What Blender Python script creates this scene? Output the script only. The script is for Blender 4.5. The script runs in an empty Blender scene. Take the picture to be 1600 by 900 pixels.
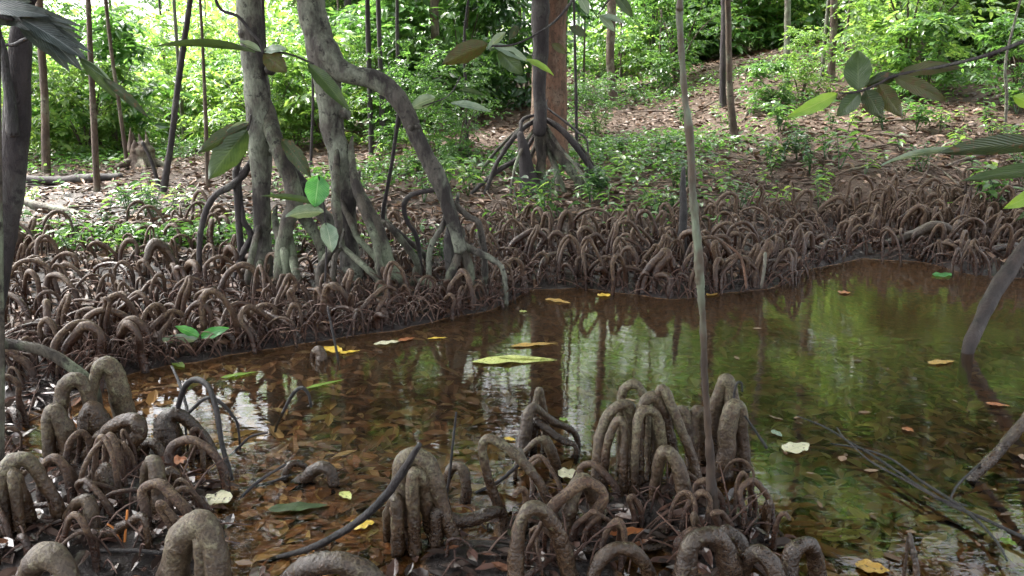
import bpy, math, random
import numpy as np
from mathutils import Vector, noise as mnoise
R = math.radians
random.seed(11); rng = np.random.default_rng(11)

# ------------------------------------------------------------------ camera, world, sun, exposure
scene = bpy.context.scene
CH, PITCH, F = 1.4, R(13.5), 1331.0          # camera height, downward pitch, focal length in photo pixels (1600 wide)
cam = bpy.data.cameras.new('camera'); camo = bpy.data.objects.new('camera', cam)
scene.collection.objects.link(camo); scene.camera = camo
camo.location = (0, 0, CH); camo.rotation_euler = (R(90) - PITCH, 0, 0)
cam.lens = 36 * F / 1600; cam.sensor_width = 36; cam.clip_start = 0.05; cam.clip_end = 500
SUN_EL, SUN_AZ = R(56), R(-62)               # azimuth measured from +Y towards +X: high, behind the wood on the left
w = bpy.data.worlds.new('World'); scene.world = w; w.use_nodes = True
nt = w.node_tree; nt.nodes.clear()
sky = nt.nodes.new('ShaderNodeTexSky'); sky.sky_type = 'NISHITA'; sky.sun_disc = False
sky.sun_elevation = SUN_EL; sky.sun_rotation = SUN_AZ; sky.air_density = 1.0; sky.dust_density = 6.0; sky.ozone_density = 0.6
bg = nt.nodes.new('ShaderNodeBackground'); bg.inputs[1].default_value = 0.15
wo = nt.nodes.new('ShaderNodeOutputWorld')
hsv = nt.nodes.new('ShaderNodeHueSaturation'); hsv.inputs['Saturation'].default_value = .2   # thin white cloud greys the blue
nt.links.new(sky.outputs[0], hsv.inputs['Color']); nt.links.new(hsv.outputs[0], bg.inputs[0]); nt.links.new(bg.outputs[0], wo.inputs[0])
sl = bpy.data.lights.new('sun', 'SUN'); so = bpy.data.objects.new('sun', sl); scene.collection.objects.link(so)
sl.energy = 2.0; sl.angle = R(22); sl.color = (1.0, 0.95, 0.86)
sd = Vector((math.sin(SUN_AZ) * math.cos(SUN_EL), math.cos(SUN_AZ) * math.cos(SUN_EL), math.sin(SUN_EL)))
so.rotation_euler = sd.to_track_quat('Z', 'Y').to_euler(); so.location = (0, 0, 20)
scene.view_settings.view_transform = 'Standard'; scene.view_settings.look = 'None'
scene.view_settings.exposure = 3.1; scene.view_settings.gamma = 1.0
scene.cycles.max_bounces = 8; scene.cycles.diffuse_bounces = 5; scene.cycles.glossy_bounces = 3
scene.cycles.transmission_bounces = 4; scene.cycles.transparent_max_bounces = 8
scene.cycles.use_denoising = True; scene.cycles.sample_clamp_indirect = 6.0
scene.cycles.caustics_reflective = False; scene.cycles.caustics_refractive = False

# ------------------------------------------------------------------ pixel <-> place
cp, sp = math.cos(PITCH), math.sin(PITCH)
def ray(px, py):
    u, v = (px - 800) / F, (450 - py) / F
    return Vector((u, cp + v * sp, -sp + v * cp))
def P(px, py, Y):                            # the point on that ray at depth Y
    d = ray(px, py); t = Y / d.y
    return Vector((d.x * t, Y, CH + d.z * t))
def G(px, py, z=0.0):
    d = ray(px, py); t = (z - CH) / d.z
    return Vector((d.x * t, d.y * t, z))
def project(p):
    x, y, z = p[0], p[1], p[2] - CH
    dep = y * cp - z * sp; up = y * sp + z * cp
    return 800 + F * x / dep, 450 - F * up / dep, dep

# ------------------------------------------------------------------ terrain
class SN:                                    # cheap smooth noise: a sum of plane waves
    def __init__(s, n, lo, hi, seed):
        r = np.random.default_rng(seed); k = np.exp(r.uniform(np.log(lo), np.log(hi), n)); a = r.uniform(0, 2 * np.pi, n)
        s.kx, s.ky, s.ph, s.n = k * np.cos(a), k * np.sin(a), r.uniform(0, 2 * np.pi, n), n
    def __call__(s, x, y):
        o = np.zeros(np.shape(x))
        for i in range(s.n): o = o + np.sin(s.kx[i] * x + s.ky[i] * y + s.ph[i])
        return o / math.sqrt(s.n)
n_big, n_mid, n_fine = SN(7, .25, .8, 1), SN(12, 1.5, 6, 2), SN(16, 9, 30, 3)
SHORE_PX = [(-700, 650), (-100, 618), (100, 598), (200, 580), (280, 566), (400, 552), (520, 532), (620, 517), (700, 500), (780, 482), (822, 458),
            (900, 450), (960, 458), (1050, 470), (1150, 458), (1235, 447), (1260, 425), (1350, 405), (1450, 412), (1520, 432), (1650, 440), (2300, 470)]
SHW = [G(a, b) for a, b in SHORE_PX]
SX = np.array([p.x for p in SHW]); SY = np.array([p.y for p in SHW])
MOUNDS = []                                  # (x, y, radius x, radius y, height above the bed)
def mound(px, py, rx, ry, h):
    g = G(px, py); MOUNDS.append((g.x, g.y, rx, ry, h - .062))
for m in [(60, 860, .55, .45, .17), (150, 740, .5, .45, .17), (40, 660, .5, .5, .15), (230, 690, .3, .35, .13), (-100, 720, .7, 1.0, .17), (280, 760, .18, .25, .13), (110, 640, .5, .35, .14), (300, 640, .2, .2, .10), (200, 860, .35, .3, .16),
          (820, 890, .4, .25, .14), (900, 830, .35, .28, .14), (1000, 800, .38, .25, .14), (1100, 830, .3, .28, .14), (700, 860, .2, .2, .11), (1010, 760, .26, .22, .12), (800, 745, .25, .22, .11),
          (1130, 745, .15, .17, .12), (820, 700, .2, .17, .09), (1600, 765, .3, .25, .09), (560, 960, .5, .2, .14), (1150, 940, .4, .2, .11), (1010, 940, .6, .2, .12), (1640, 700, .2, .3, .12), (250, 560, .3, .12, .06), (410, 545, .35, .1, .06)]:
    mound(*m)
def H(x, y):
    x = np.asarray(x, float); y = np.asarray(y, float)
    ys = np.interp(x, SX, SY)
    d = y - ys
    a = x / np.maximum(y, 3.0)
    s = np.interp(a, [-.6, -.3, -.1, 0, .12, .3, .6], [.012, .012, .05, .095, .125, .20, .25])
    st = lambda t: np.clip(t, 0, 1) ** 2 * (3 - 2 * np.clip(t, 0, 1))
    run = np.clip(d - .9, 0, 60); run = 30 * (1 - np.exp(-run / 30))
    bank = -.06 + .12 * st((d + .25) / .55) + .05 * st(d / 2) + s * run
    deep = .30 * st((1.2 - np.abs(d + 1.25)) / 1.2)
    bedz = -.045 - .15 * st((-d - .1) / .9) * st((y - 2.6) / 1.3)
    z = np.where(d > -.25, np.maximum(bank, bedz), bedz)
    z = bedz + (bank - bedz) * st((d + .3) / .35)
    m = np.zeros(x.shape)
    for mx, my, rx, ry, h in MOUNDS:
        m = np.maximum(m, h * np.exp(-((x - mx) / rx) ** 2 * .9 - ((y - my) / ry) ** 2 * .9))
    z = z + m * (d < .2)
    z = z + .25 * st((.9 - y) / 1.5) + .3 * st((np.abs(x) - 6.5) / 3) * (y < 9)
    amp = np.clip((d + .3) * .8, .25, 1)
    z = z + .012 * n_fine(x, y) * (.5 + .5 * amp) + .018 * n_mid(x, y) * amp + .12 * n_big(x, y) * np.clip((d - 2) / 6, 0, 1)
    return z
def hz(x, y): return float(H(np.array([x]), np.array([y]))[0])
def T(px, py):                               # where that ray meets the terrain
    d = ray(px, py); ts = np.concatenate([np.linspace(1.6, 12, 260), np.linspace(12.1, 60, 400)])
    xs, ys, zs = d.x * ts, d.y * ts, CH + d.z * ts
    k = np.nonzero(zs < H(xs, ys))[0]
    t = ts[k[0]] if len(k) else 30.0
    return Vector((d.x * t, d.y * t, hz(d.x * t, d.y * t)))

# ------------------------------------------------------------------ mesh helpers
col = scene.collection
def mk_mesh(name, V, loops, tot, mat, smooth=True, uv=None):
    me = bpy.data.meshes.new(name)
    V = np.asarray(V, np.float32).reshape(-1, 3); loops = np.asarray(loops, np.int32).ravel(); tot = np.asarray(tot, np.int32)
    me.vertices.add(len(V)); me.vertices.foreach_set('co', V.ravel())
    me.loops.add(len(loops)); me.loops.foreach_set('vertex_index', loops)
    me.polygons.add(len(tot)); st = np.concatenate([[0], np.cumsum(tot)[:-1]]).astype(np.int32)
    me.polygons.foreach_set('loop_start', st)
    me.polygons.foreach_set('use_smooth', np.full(len(tot), smooth))
    if uv is not None:
        l = me.uv_layers.new(name='UVMap'); l.data.foreach_set('uv', np.asarray(uv, np.float32)[loops].ravel())
    me.update(calc_edges=True); me.validate(); me.materials.append(mat)
    return me
def link(name, me, parent=None, loc=None):
    o = bpy.data.objects.new(name, me); col.objects.link(o)
    if loc is not None: o.location = loc
    if parent is not None: o.parent = parent
    return o
def tag(o, label=None, cat=None, group=None, kind=None):
    if label: o['label'] = label
    if cat: o['category'] = cat
    if group: o['group'] = group
    if kind: o['kind'] = kind
    return o
def empty(name, loc): return link(name, None, None, loc)
def copy_tree(o, parent=None):
    c = o.copy(); col.objects.link(c); c.parent = parent
    for ch in kids.get(o.name, []): copy_tree(ch, c)
    return c
kids = {}
def part(name, me, root):
    o = link(name, me, root); kids.setdefault(root.name, []).append(o); return o

def catmull(pts, seg):
    p = np.asarray(pts, float); n = len(p)
    if n < 3: return np.array([p[0] + (p[-1] - p[0]) * t for t in np.linspace(0, 1, seg * (n - 1) + 1)])
    q = np.vstack([2 * p[0] - p[1], p, 2 * p[-1] - p[-2]]); out = []
    for i in range(n - 1):
        a, b, c, d = q[i:i + 4]
        for k in range(seg):
            t = k / seg
            out.append(.5 * (2 * b + (c - a) * t + (2 * a - 5 * b + 4 * c - d) * t * t + (-a + 3 * b - 3 * c + d) * t ** 3))
    out.append(p[-1]); return np.array(out)
class MB:
    def __init__(s): s.V = []; s.L = []; s.T = []; s.n = 0
    def tube(s, pts, rad, n=10, seg=5, lump=.08, freq=1.0, flat=1.0, ring=0.0):
        C = catmull(np.column_stack([np.asarray(pts, float), np.asarray(rad, float)]), seg)
        p, r = C[:, :3], np.maximum(C[:, 3], .0008)
        m = len(p); tan = np.gradient(p, axis=0); tan /= np.linalg.norm(tan, axis=1)[:, None] + 1e-9
        ref = np.array([0, 0, 1.0]) if abs(tan[0][2]) < .9 else np.array([1.0, 0, 0])
        u = np.cross(tan[0], ref); u /= np.linalg.norm(u); U = [u]
        for i in range(1, m):
            u = U[-1] - tan[i] * np.dot(U[-1], tan[i]); u /= np.linalg.norm(u) + 1e-9; U.append(u)
        U = np.array(U); W = np.cross(tan, U)
        th = np.linspace(0, 2 * np.pi, n, endpoint=False)
        rows = []
        rm = float(r.mean()); off = random.uniform(0, 50)
        for i in range(m):
            ring_pts = U[i][None] * np.cos(th)[:, None] + W[i][None] * np.sin(th)[:, None] * flat
            if lump:
                k = np.array([1 + lump * (1.6 * mnoise.noise(Vector(((p[i] + q * r[i]) / (rm * 2.6 / freq))) + Vector((off, 0, 0)))
                                          + .7 * mnoise.noise(Vector(((p[i] + q * r[i]) / (rm * .8 / freq))) + Vector((0, off, 0)))) for q in ring_pts])
            else: k = 1.0
            if ring: k = k * (1 + ring * math.sin(i * 2.1 + off) + ring * .6 * math.sin(i * 3.7))
            rows.append(p[i][None] + ring_pts * r[i] * np.atleast_1d(k)[:, None])
        b = s.n; s.V.append(np.vstack(rows + [p[0][None] - tan[0] * r[0] * .6, p[-1][None] + tan[-1] * r[-1] * .6])); s.n += m * n + 2
        i, j = np.meshgrid(np.arange(m - 1), np.arange(n), indexing='ij'); j2 = (j + 1) % n
        q = np.stack([b + i * n + j, b + i * n + j2, b + (i + 1) * n + j2, b + (i + 1) * n + j], -1).reshape(-1)
        s.L.append(q); s.T.append(np.full((m - 1) * n, 4))
        jj = np.arange(n); k2 = (jj + 1) % n
        s.L.append(np.stack([np.full(n, b + m * n), b + k2, b + jj], -1).reshape(-1)); s.T.append(np.full(n, 3))
        e = b + (m - 1) * n
        s.L.append(np.stack([np.full(n, b + m * n + 1), e + jj, e + k2], -1).reshape(-1)); s.T.append(np.full(n, 3))
        return s
    def raw(s, V, L, Tt):
        V = np.asarray(V).reshape(-1, 3); s.V.append(V); s.L.append(np.asarray(L).ravel() + s.n); s.T.append(np.asarray(Tt)); s.n += len(V); return s
    def mesh(s, name, mat, origin=None, smooth=True):
        V = np.vstack(s.V)
        if origin is not None: V = V - np.asarray(origin)[None]
        return mk_mesh(name, V, np.concatenate(s.L), np.concatenate(s.T), mat, smooth)
def nrm(a): return a / (np.linalg.norm(a, axis=-1, keepdims=True) + 1e-9)
def leaves(pos, d, up, L, W, droop=.25, fold=.12):
    """many small leaves at once: 7 vertices each (base, two rows of 2, mid, tip)"""
    pos = np.asarray(pos, float); N = len(pos); d = nrm(np.asarray(d, float)); s = nrm(np.cross(d, up)); u = np.cross(s, d)
    L = np.broadcast_to(L, (N,))[:, None]; W = np.broadcast_to(W, (N,))[:, None]; droop = np.broadcast_to(droop, (N,))[:, None]
    def pt(t, w, h): return pos + d * L * t + s * W * w * .5 + u * (h * W - droop * L * t * t)
    V = np.stack([pt(0, 0, 0), pt(.3, -.92, fold), pt(.3, 0, -fold * .2), pt(.3, .92, fold), pt(.68, -.78, fold), pt(.68, 0, -fold * .2), pt(.68, .78, fold), pt(1, 0, 0)], 1)
    f = np.array([0, 2, 1, 0, 3, 2, 1, 2, 5, 4, 2, 3, 6, 5, 4, 5, 7, 5, 6, 7]); tt = np.array([3, 3, 4, 4, 3, 3])
    Lp = (np.arange(N)[:, None] * 8 + f[None]).ravel()
    return V.reshape(-1, 3), Lp, np.tile(tt, N)

# ------------------------------------------------------------------ materials
def new_mat(name):
    m = bpy.data.materials.new(name); m.use_nodes = True; t = m.node_tree; t.nodes.clear(); return m, t
def nd(t, typ, **kw):
    n = t.nodes.new(typ)
    for k, v in kw.items():
        if k.startswith('i_'):
            key = k[2:].replace('_', ' ')
            n.inputs[int(key) if key.isdigit() else key].default_value = v
        else: setattr(n, k, v)
    return n
def ramp(t, fac, stops, interp='LINEAR'):
    r = t.nodes.new('ShaderNodeValToRGB'); e = r.color_ramp.elements; r.color_ramp.interpolation = interp
    while len(e) < len(stops): e.new(.5)
    for k, (p, c) in enumerate(stops): e[k].position = p; e[k].color = (*c, 1) if len(c) == 3 else c
    t.links.new(fac, r.inputs[0]); return r.outputs[0]
def nz(t, co, scale, detail=4, rough=.6, stretch=None):
    if stretch:
        mp = nd(t, 'ShaderNodeMapping'); mp.inputs['Scale'].default_value = stretch; t.links.new(co, mp.inputs[0]); co = mp.outputs[0]
    n = nd(t, 'ShaderNodeTexNoise', i_Scale=scale, i_Detail=detail, i_Roughness=rough); t.links.new(co, n.inputs['Vector']); return n.outputs[0]
def mixc(t, fac, a, b):
    m = t.nodes.new('ShaderNodeMix'); m.data_type = 'RGBA'
    for s, v in ((m.inputs[0], fac), (m.inputs[6], a), (m.inputs[7], b)):
        if isinstance(v, (int, float)): s.default_value = v
        elif isinstance(v, tuple): s.default_value = (*v, 1)
        else: t.links.new(v, s)
    return m.outputs[2]
def mth(t, op, a, b=0.0, clamp=False):
    m = t.nodes.new('ShaderNodeMath'); m.operation = op; m.use_clamp = clamp
    for s, v in ((m.inputs[0], a), (m.inputs[1], b)):
        if isinstance(v, (int, float)): s.default_value = v
        else: t.links.new(v, s)
    return m.outputs[0]
def finish(t, colr, rough, bump=None, bstr=.5, bdist=.01, spec=.5):
    b = nd(t, 'ShaderNodeBsdfPrincipled'); o = nd(t, 'ShaderNodeOutputMaterial')
    if isinstance(colr, tuple): b.inputs['Base Color'].default_value = (*colr, 1)
    else: t.links.new(colr, b.inputs['Base Color'])
    if isinstance(rough, (int, float)): b.inputs['Roughness'].default_value = rough
    else: t.links.new(rough, b.inputs['Roughness'])
    b.inputs['Specular IOR Level'].default_value = spec
    if bump is not None:
        bn = nd(t, 'ShaderNodeBump'); bn.inputs['Strength'].default_value = bstr; bn.inputs['Distance'].default_value = bdist
        t.links.new(bump, bn.inputs['Height']); t.links.new(bn.outputs[0], b.inputs['Normal'])
    t.links.new(b.outputs[0], o.inputs[0]); return b
def bark(name, dark, mid, lichen, lich=.5, scale=6, rough=.75, stretch=(1, 1, .35)):
    m, t = new_mat(name); tc = nd(t, 'ShaderNodeTexCoord').outputs['Object']
    n1 = nz(t, tc, scale, 6, .65, stretch); n2 = nz(t, tc, scale * .55, 5, .6, (1, 1, .6)); n3 = nz(t, tc, scale * 9, 4, .7, stretch)
    n4 = nz(t, tc, scale * 2.2, 5, .7)
    c = mixc(t, ramp(t, n1, [(.42, (0, 0, 0)), (.58, (1, 1, 1))]), dark, mid)
    c = mixc(t, ramp(t, n2, [(.56 - .14 * lich, (0, 0, 0)), (.66 - .1 * lich, (.9, .9, .9))]), c, lichen)
    c = mixc(t, ramp(t, n4, [(.55, (0, 0, 0)), (.64, (.9, .9, .9))]), c, tuple(x * .5 for x in dark))
    c = mixc(t, ramp(t, n3, [(.3, (.55, .55, .55)), (.6, (0, 0, 0))]), c, dark)
    h = mth(t, 'ADD', mth(t, 'MULTIPLY', n1, .6), mth(t, 'MULTIPLY', n3, .5))
    finish(t, c, rough, h, .9, .03); return m
M = {}
M['mangrove'] = bark('mangrove_bark', (.016, .012, .011), (.105, .095, .080), (.25, .275, .21), .75, 8)
M['mangrove_root'] = bark('mangrove_root_bark', (.020, .015, .012), (.095, .082, .062), (.19, .225, .15), .6, 9)
M['dark'] = bark('dark_bark', (.018, .014, .016), (.045, .036, .036), (.09, .09, .08), .15, 8)
M['blackwet'] = bark('black_wet_bark', (.010, .009, .010), (.026, .021, .022), (.05, .045, .045), .0, 14, .38)
M['red'] = bark('reddish_bark', (.085, .045, .028), (.205, .105, .064), (.24, .17, .12), .3, 12)
M['brown'] = bark('brown_bark', (.055, .036, .026), (.12, .085, .06), (.2, .2, .14), .35, 9)
M['grey'] = bark('grey_bark', (.08, .07, .058), (.17, .155, .125), (.26, .30, .22), .6, 9)

def pole_mat():
    m, t = new_mat('lichen_pole_bark'); tc = nd(t, 'ShaderNodeTexCoord').outputs['Object']
    sx = nd(t, 'ShaderNodeSeparateXYZ'); t.links.new(tc, sx.inputs[0])
    n1 = nz(t, tc, 18, 5, .6, (1, 1, .3)); n2 = nz(t, tc, 6, 4, .6)
    zz = mth(t, 'ADD', sx.outputs[2], mth(t, 'MULTIPLY', n2, .35))
    up = ramp(t, mth(t, 'MULTIPLY', zz, .5), [(.36, (0, 0, 0)), (.52, (1, 1, 1))])
    lo = mixc(t, ramp(t, n1, [(.4, (0, 0, 0)), (.7, (1, 1, 1))]), (.020, .013, .010), (.065, .042, .027))
    hi = mixc(t, ramp(t, n1, [(.38, (0, 0, 0)), (.6, (1, 1, 1))]), (.05, .040, .028), (.135, .165, .115))
    hi = mixc(t, ramp(t, nz(t, tc, 9, 3, .6, (1, 1, .6)), [(.47, (0, 0, 0)), (.56, (.9, .9, .9))]), hi, (.065, .045, .030))
    c = mixc(t, up, lo, hi); n4 = nz(t, tc, 60, 3, .6)
    finish(t, c, .6, mth(t, 'ADD', n1, mth(t, 'MULTIPLY', n4, .5)), .6, .006); return m
M['pole'] = pole_mat()

def knee_mat(name, low, mid, top, h0, h1, rough=.5, rings=0.0):
    # mud-coated legs, algae-grey crowns; grainy lenticels
    m, t = new_mat(name); tcn = nd(t, 'ShaderNodeTexCoord'); tc = tcn.outputs['Object']; oi = nd(t, 'ShaderNodeObjectInfo')
    sx = nd(t, 'ShaderNodeSeparateXYZ'); t.links.new(tc, sx.inputs[0])
    ad = nd(t, 'ShaderNodeVectorMath', operation='ADD'); cmb = nd(t, 'ShaderNodeCombineXYZ')
    t.links.new(mth(t, 'MULTIPLY', oi.outputs['Random'], 37.0), cmb.inputs[0]); t.links.new(tc, ad.inputs[0]); t.links.new(cmb.outputs[0], ad.inputs[1]); tc = ad.outputs[0]
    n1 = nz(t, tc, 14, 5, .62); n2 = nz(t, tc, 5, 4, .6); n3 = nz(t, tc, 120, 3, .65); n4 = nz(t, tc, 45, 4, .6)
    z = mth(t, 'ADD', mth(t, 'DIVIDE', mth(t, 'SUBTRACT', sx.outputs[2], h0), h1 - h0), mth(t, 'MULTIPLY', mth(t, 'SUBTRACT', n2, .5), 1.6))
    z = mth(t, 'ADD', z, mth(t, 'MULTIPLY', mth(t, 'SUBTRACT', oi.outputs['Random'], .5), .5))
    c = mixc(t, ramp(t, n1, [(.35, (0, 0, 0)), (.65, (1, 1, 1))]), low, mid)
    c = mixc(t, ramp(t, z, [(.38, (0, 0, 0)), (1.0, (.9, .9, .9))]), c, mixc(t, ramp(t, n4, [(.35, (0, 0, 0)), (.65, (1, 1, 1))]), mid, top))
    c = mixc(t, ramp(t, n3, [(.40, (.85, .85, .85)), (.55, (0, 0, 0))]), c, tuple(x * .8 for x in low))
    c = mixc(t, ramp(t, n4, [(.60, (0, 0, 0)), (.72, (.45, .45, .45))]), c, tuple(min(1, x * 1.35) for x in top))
    h = mth(t, 'ADD', mth(t, 'MULTIPLY', n3, .9), mth(t, 'MULTIPLY', n4, 1.6))
    r = ramp(t, z, [(0, (rough - .18,) * 3), (.8, (rough + .25,) * 3)])
    finish(t, c, r, h, .8, .006); return m
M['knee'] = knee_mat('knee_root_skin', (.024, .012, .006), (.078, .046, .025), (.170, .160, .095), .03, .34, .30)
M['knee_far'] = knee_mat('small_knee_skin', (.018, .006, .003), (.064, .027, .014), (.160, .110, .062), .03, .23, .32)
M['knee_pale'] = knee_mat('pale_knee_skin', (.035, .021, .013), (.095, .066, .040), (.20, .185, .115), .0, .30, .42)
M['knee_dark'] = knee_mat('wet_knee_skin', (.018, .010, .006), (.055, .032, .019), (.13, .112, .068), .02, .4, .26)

def leaf_mat(name, stops, trans=.45, rough=.3, tcol=None, spec=.5):
    m, t = new_mat(name); g = nd(t, 'ShaderNodeNewGeometry'); oi = nd(t, 'ShaderNodeObjectInfo')
    rnd = mth(t, 'ADD', mth(t, 'MULTIPLY', g.outputs['Random Per Island'], .75), mth(t, 'MULTIPLY', oi.outputs['Random'], .25))
    c = ramp(t, rnd, stops)
    b = nd(t, 'ShaderNodeBsdfPrincipled', i_Roughness=rough); b.inputs['Specular IOR Level'].default_value = spec; t.links.new(c, b.inputs[0])
    o = nd(t, 'ShaderNodeOutputMaterial')
    if trans:
        tr = nd(t, 'ShaderNodeBsdfTranslucent'); hs = nd(t, 'ShaderNodeMix', data_type='RGBA', blend_type='MULTIPLY'); hs.inputs[0].default_value = 1
        t.links.new(c, hs.inputs[6]); hs.inputs[7].default_value = (*(tcol or (2.2, 2.0, .7)), 1); t.links.new(hs.outputs[2], tr.inputs[0])
        mx = nd(t, 'ShaderNodeMixShader'); mx.inputs[0].default_value = trans
        t.links.new(b.outputs[0], mx.inputs[1]); t.links.new(tr.outputs[0], mx.inputs[2]); t.links.new(mx.outputs[0], o.inputs[0])
    else: t.links.new(b.outputs[0], o.inputs[0])
    return m
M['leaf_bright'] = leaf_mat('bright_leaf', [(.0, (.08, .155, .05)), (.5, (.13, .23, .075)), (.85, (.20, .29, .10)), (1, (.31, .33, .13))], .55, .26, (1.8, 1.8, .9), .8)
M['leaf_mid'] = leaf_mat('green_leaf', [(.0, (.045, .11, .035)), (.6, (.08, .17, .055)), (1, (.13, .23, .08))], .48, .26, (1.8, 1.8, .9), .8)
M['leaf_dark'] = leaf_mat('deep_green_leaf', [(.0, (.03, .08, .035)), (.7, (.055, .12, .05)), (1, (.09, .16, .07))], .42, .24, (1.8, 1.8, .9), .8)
M['leaf_canopy'] = leaf_mat('canopy_leaf', [(.0, (.03, .055, .025)), (1, (.065, .10, .045))], .35, .25, (1.6, 1.6, 1.0))
M['litter'] = leaf_mat('dead_leaf', [(.0, (.035, .020, .014)), (.35, (.080, .042, .024)), (.65, (.140, .078, .046)), (.88, (.21, .13, .083)), (.98, (.34, .25, .17)), (1, (.30, .24, .06))], 0, .5)
M['sunk'] = leaf_mat('sunken_leaf', [(.0, (.06, .028, .016)), (.35, (.20, .085, .038)), (.65, (.36, .165, .07)), (.82, (.32, .21, .085)), (.93, (.55, .36, .17)), (1, (.55, .48, .22))], 0, .5)

def big_leaf_mat(name, c1, c2, vein, trans=.3, rough=.3, spots=.0, spotc=(.1, .06, .03), vs=14):
    m, t = new_mat(name); uv = nd(t, 'ShaderNodeTexCoord').outputs['UV']; ob = nd(t, 'ShaderNodeTexCoord').outputs['Object']
    s = nd(t, 'ShaderNodeSeparateXYZ'); t.links.new(uv, s.inputs[0])
    ax = mth(t, 'ABSOLUTE', mth(t, 'SUBTRACT', s.outputs[0], .5))
    ph = mth(t, 'SUBTRACT', mth(t, 'MULTIPLY', s.outputs[1], float(vs)), mth(t, 'MULTIPLY', ax, vs * .55))
    wv = mth(t, 'ABSOLUTE', mth(t, 'SUBTRACT', mth(t, 'FRACT', ph), .5))
    v1 = ramp(t, wv, [(.0, (1, 1, 1)), (.10, (0, 0, 0))]); v2 = ramp(t, ax, [(.0, (1, 1, 1)), (.035, (0, 0, 0))])
    vv = mth(t, 'MAXIMUM', mth(t, 'MULTIPLY', v1, .5), v2)
    n = nz(t, ob, 22, 4, .6); c = mixc(t, ramp(t, n, [(.35, (0, 0, 0)), (.65, (1, 1, 1))]), c1, c2); c = mixc(t, vv, c, vein)
    if spots: c = mixc(t, ramp(t, nz(t, ob, 60, 3, .6), [(.62 - spots * .2, (0, 0, 0)), (.70 - spots * .2, (1, 1, 1))]), c, spotc)
    b = nd(t, 'ShaderNodeBsdfPrincipled', i_Roughness=rough); t.links.new(c, b.inputs[0])
    bn = nd(t, 'ShaderNodeBump'); bn.inputs['Strength'].default_value = .5; bn.inputs['Distance'].default_value = .004
    t.links.new(mth(t, 'ADD', wv, mth(t, 'MULTIPLY', n, .6)), bn.inputs['Height']); t.links.new(bn.outputs[0], b.inputs['Normal'])
    o = nd(t, 'ShaderNodeOutputMaterial')
    if trans:
        tr = nd(t, 'ShaderNodeBsdfTranslucent'); hs = nd(t, 'ShaderNodeMix', data_type='RGBA', blend_type='MULTIPLY'); hs.inputs[0].default_value = 1
        t.links.new(c, hs.inputs[6]); hs.inputs[7].default_value = (2.0, 1.9, .8, 1); t.links.new(hs.outputs[2], tr.inputs[0])
        mx = nd(t, 'ShaderNodeMixShader'); mx.inputs[0].default_value = trans
        t.links.new(b.outputs[0], mx.inputs[1]); t.links.new(tr.outputs[0], mx.inputs[2]); t.links.new(mx.outputs[0], o.inputs[0])
    else: t.links.new(b.outputs[0], o.inputs[0])
    return m
M['bl_green'] = big_leaf_mat('broad_green_leaf', (.035, .065, .025), (.055, .09, .032), (.08, .12, .05), .22, .35)
M['bl_dark'] = big_leaf_mat('broad_dark_leaf', (.028, .045, .02), (.045, .065, .026), (.07, .09, .045), .15, .38, .25)
M['bl_olive'] = big_leaf_mat('blotched_olive_leaf', (.045, .055, .018), (.07, .07, .022), (.09, .09, .04), .2, .42, .5, (.07, .05, .02))
M['bl_bright'] = big_leaf_mat('lime_green_leaf', (.18, .34, .05), (.26, .40, .08), (.35, .45, .16), .4, .35)
M['bl_fresh'] = big_leaf_mat('fresh_green_leaf', (.05, .22, .06), (.09, .30, .10), (.2, .4, .2), .35, .22)
M['bl_pale'] = big_leaf_mat('shiny_pale_leaf', (.16, .24, .17), (.26, .33, .26), (.4, .46, .38), .15, .18)
M['bl_yellow'] = big_leaf_mat('yellow_leaf', (.62, .42, .04), (.70, .50, .08), (.6, .45, .1), .1, .35, .12)
M['bl_gold'] = big_leaf_mat('golden_brown_leaf', (.42, .24, .05), (.5, .33, .08), (.3, .2, .06), .1, .4, .3)
M['bl_cream'] = big_leaf_mat('cream_leaf', (.62, .60, .40), (.70, .69, .52), (.5, .5, .3), .1, .4, .15)
M['bl_lime'] = big_leaf_mat('fading_lime_leaf', (.50, .56, .16), (.62, .66, .26), (.4, .45, .12), .1, .4, .35, (.2, .24, .04))
M['bl_rust'] = big_leaf_mat('rusty_leaf', (.30, .09, .03), (.38, .15, .05), (.2, .08, .03), 0, .35, .2)
M['bl_slate'] = big_leaf_mat('withered_grey_leaf', (.035, .045, .045), (.08, .10, .10), (.22, .25, .25), .1, .28, 0)
M['bl_brown'] = big_leaf_mat('wet_brown_leaf', (.07, .045, .035), (.12, .08, .06), (.08, .05, .04), 0, .25, .2)

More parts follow.
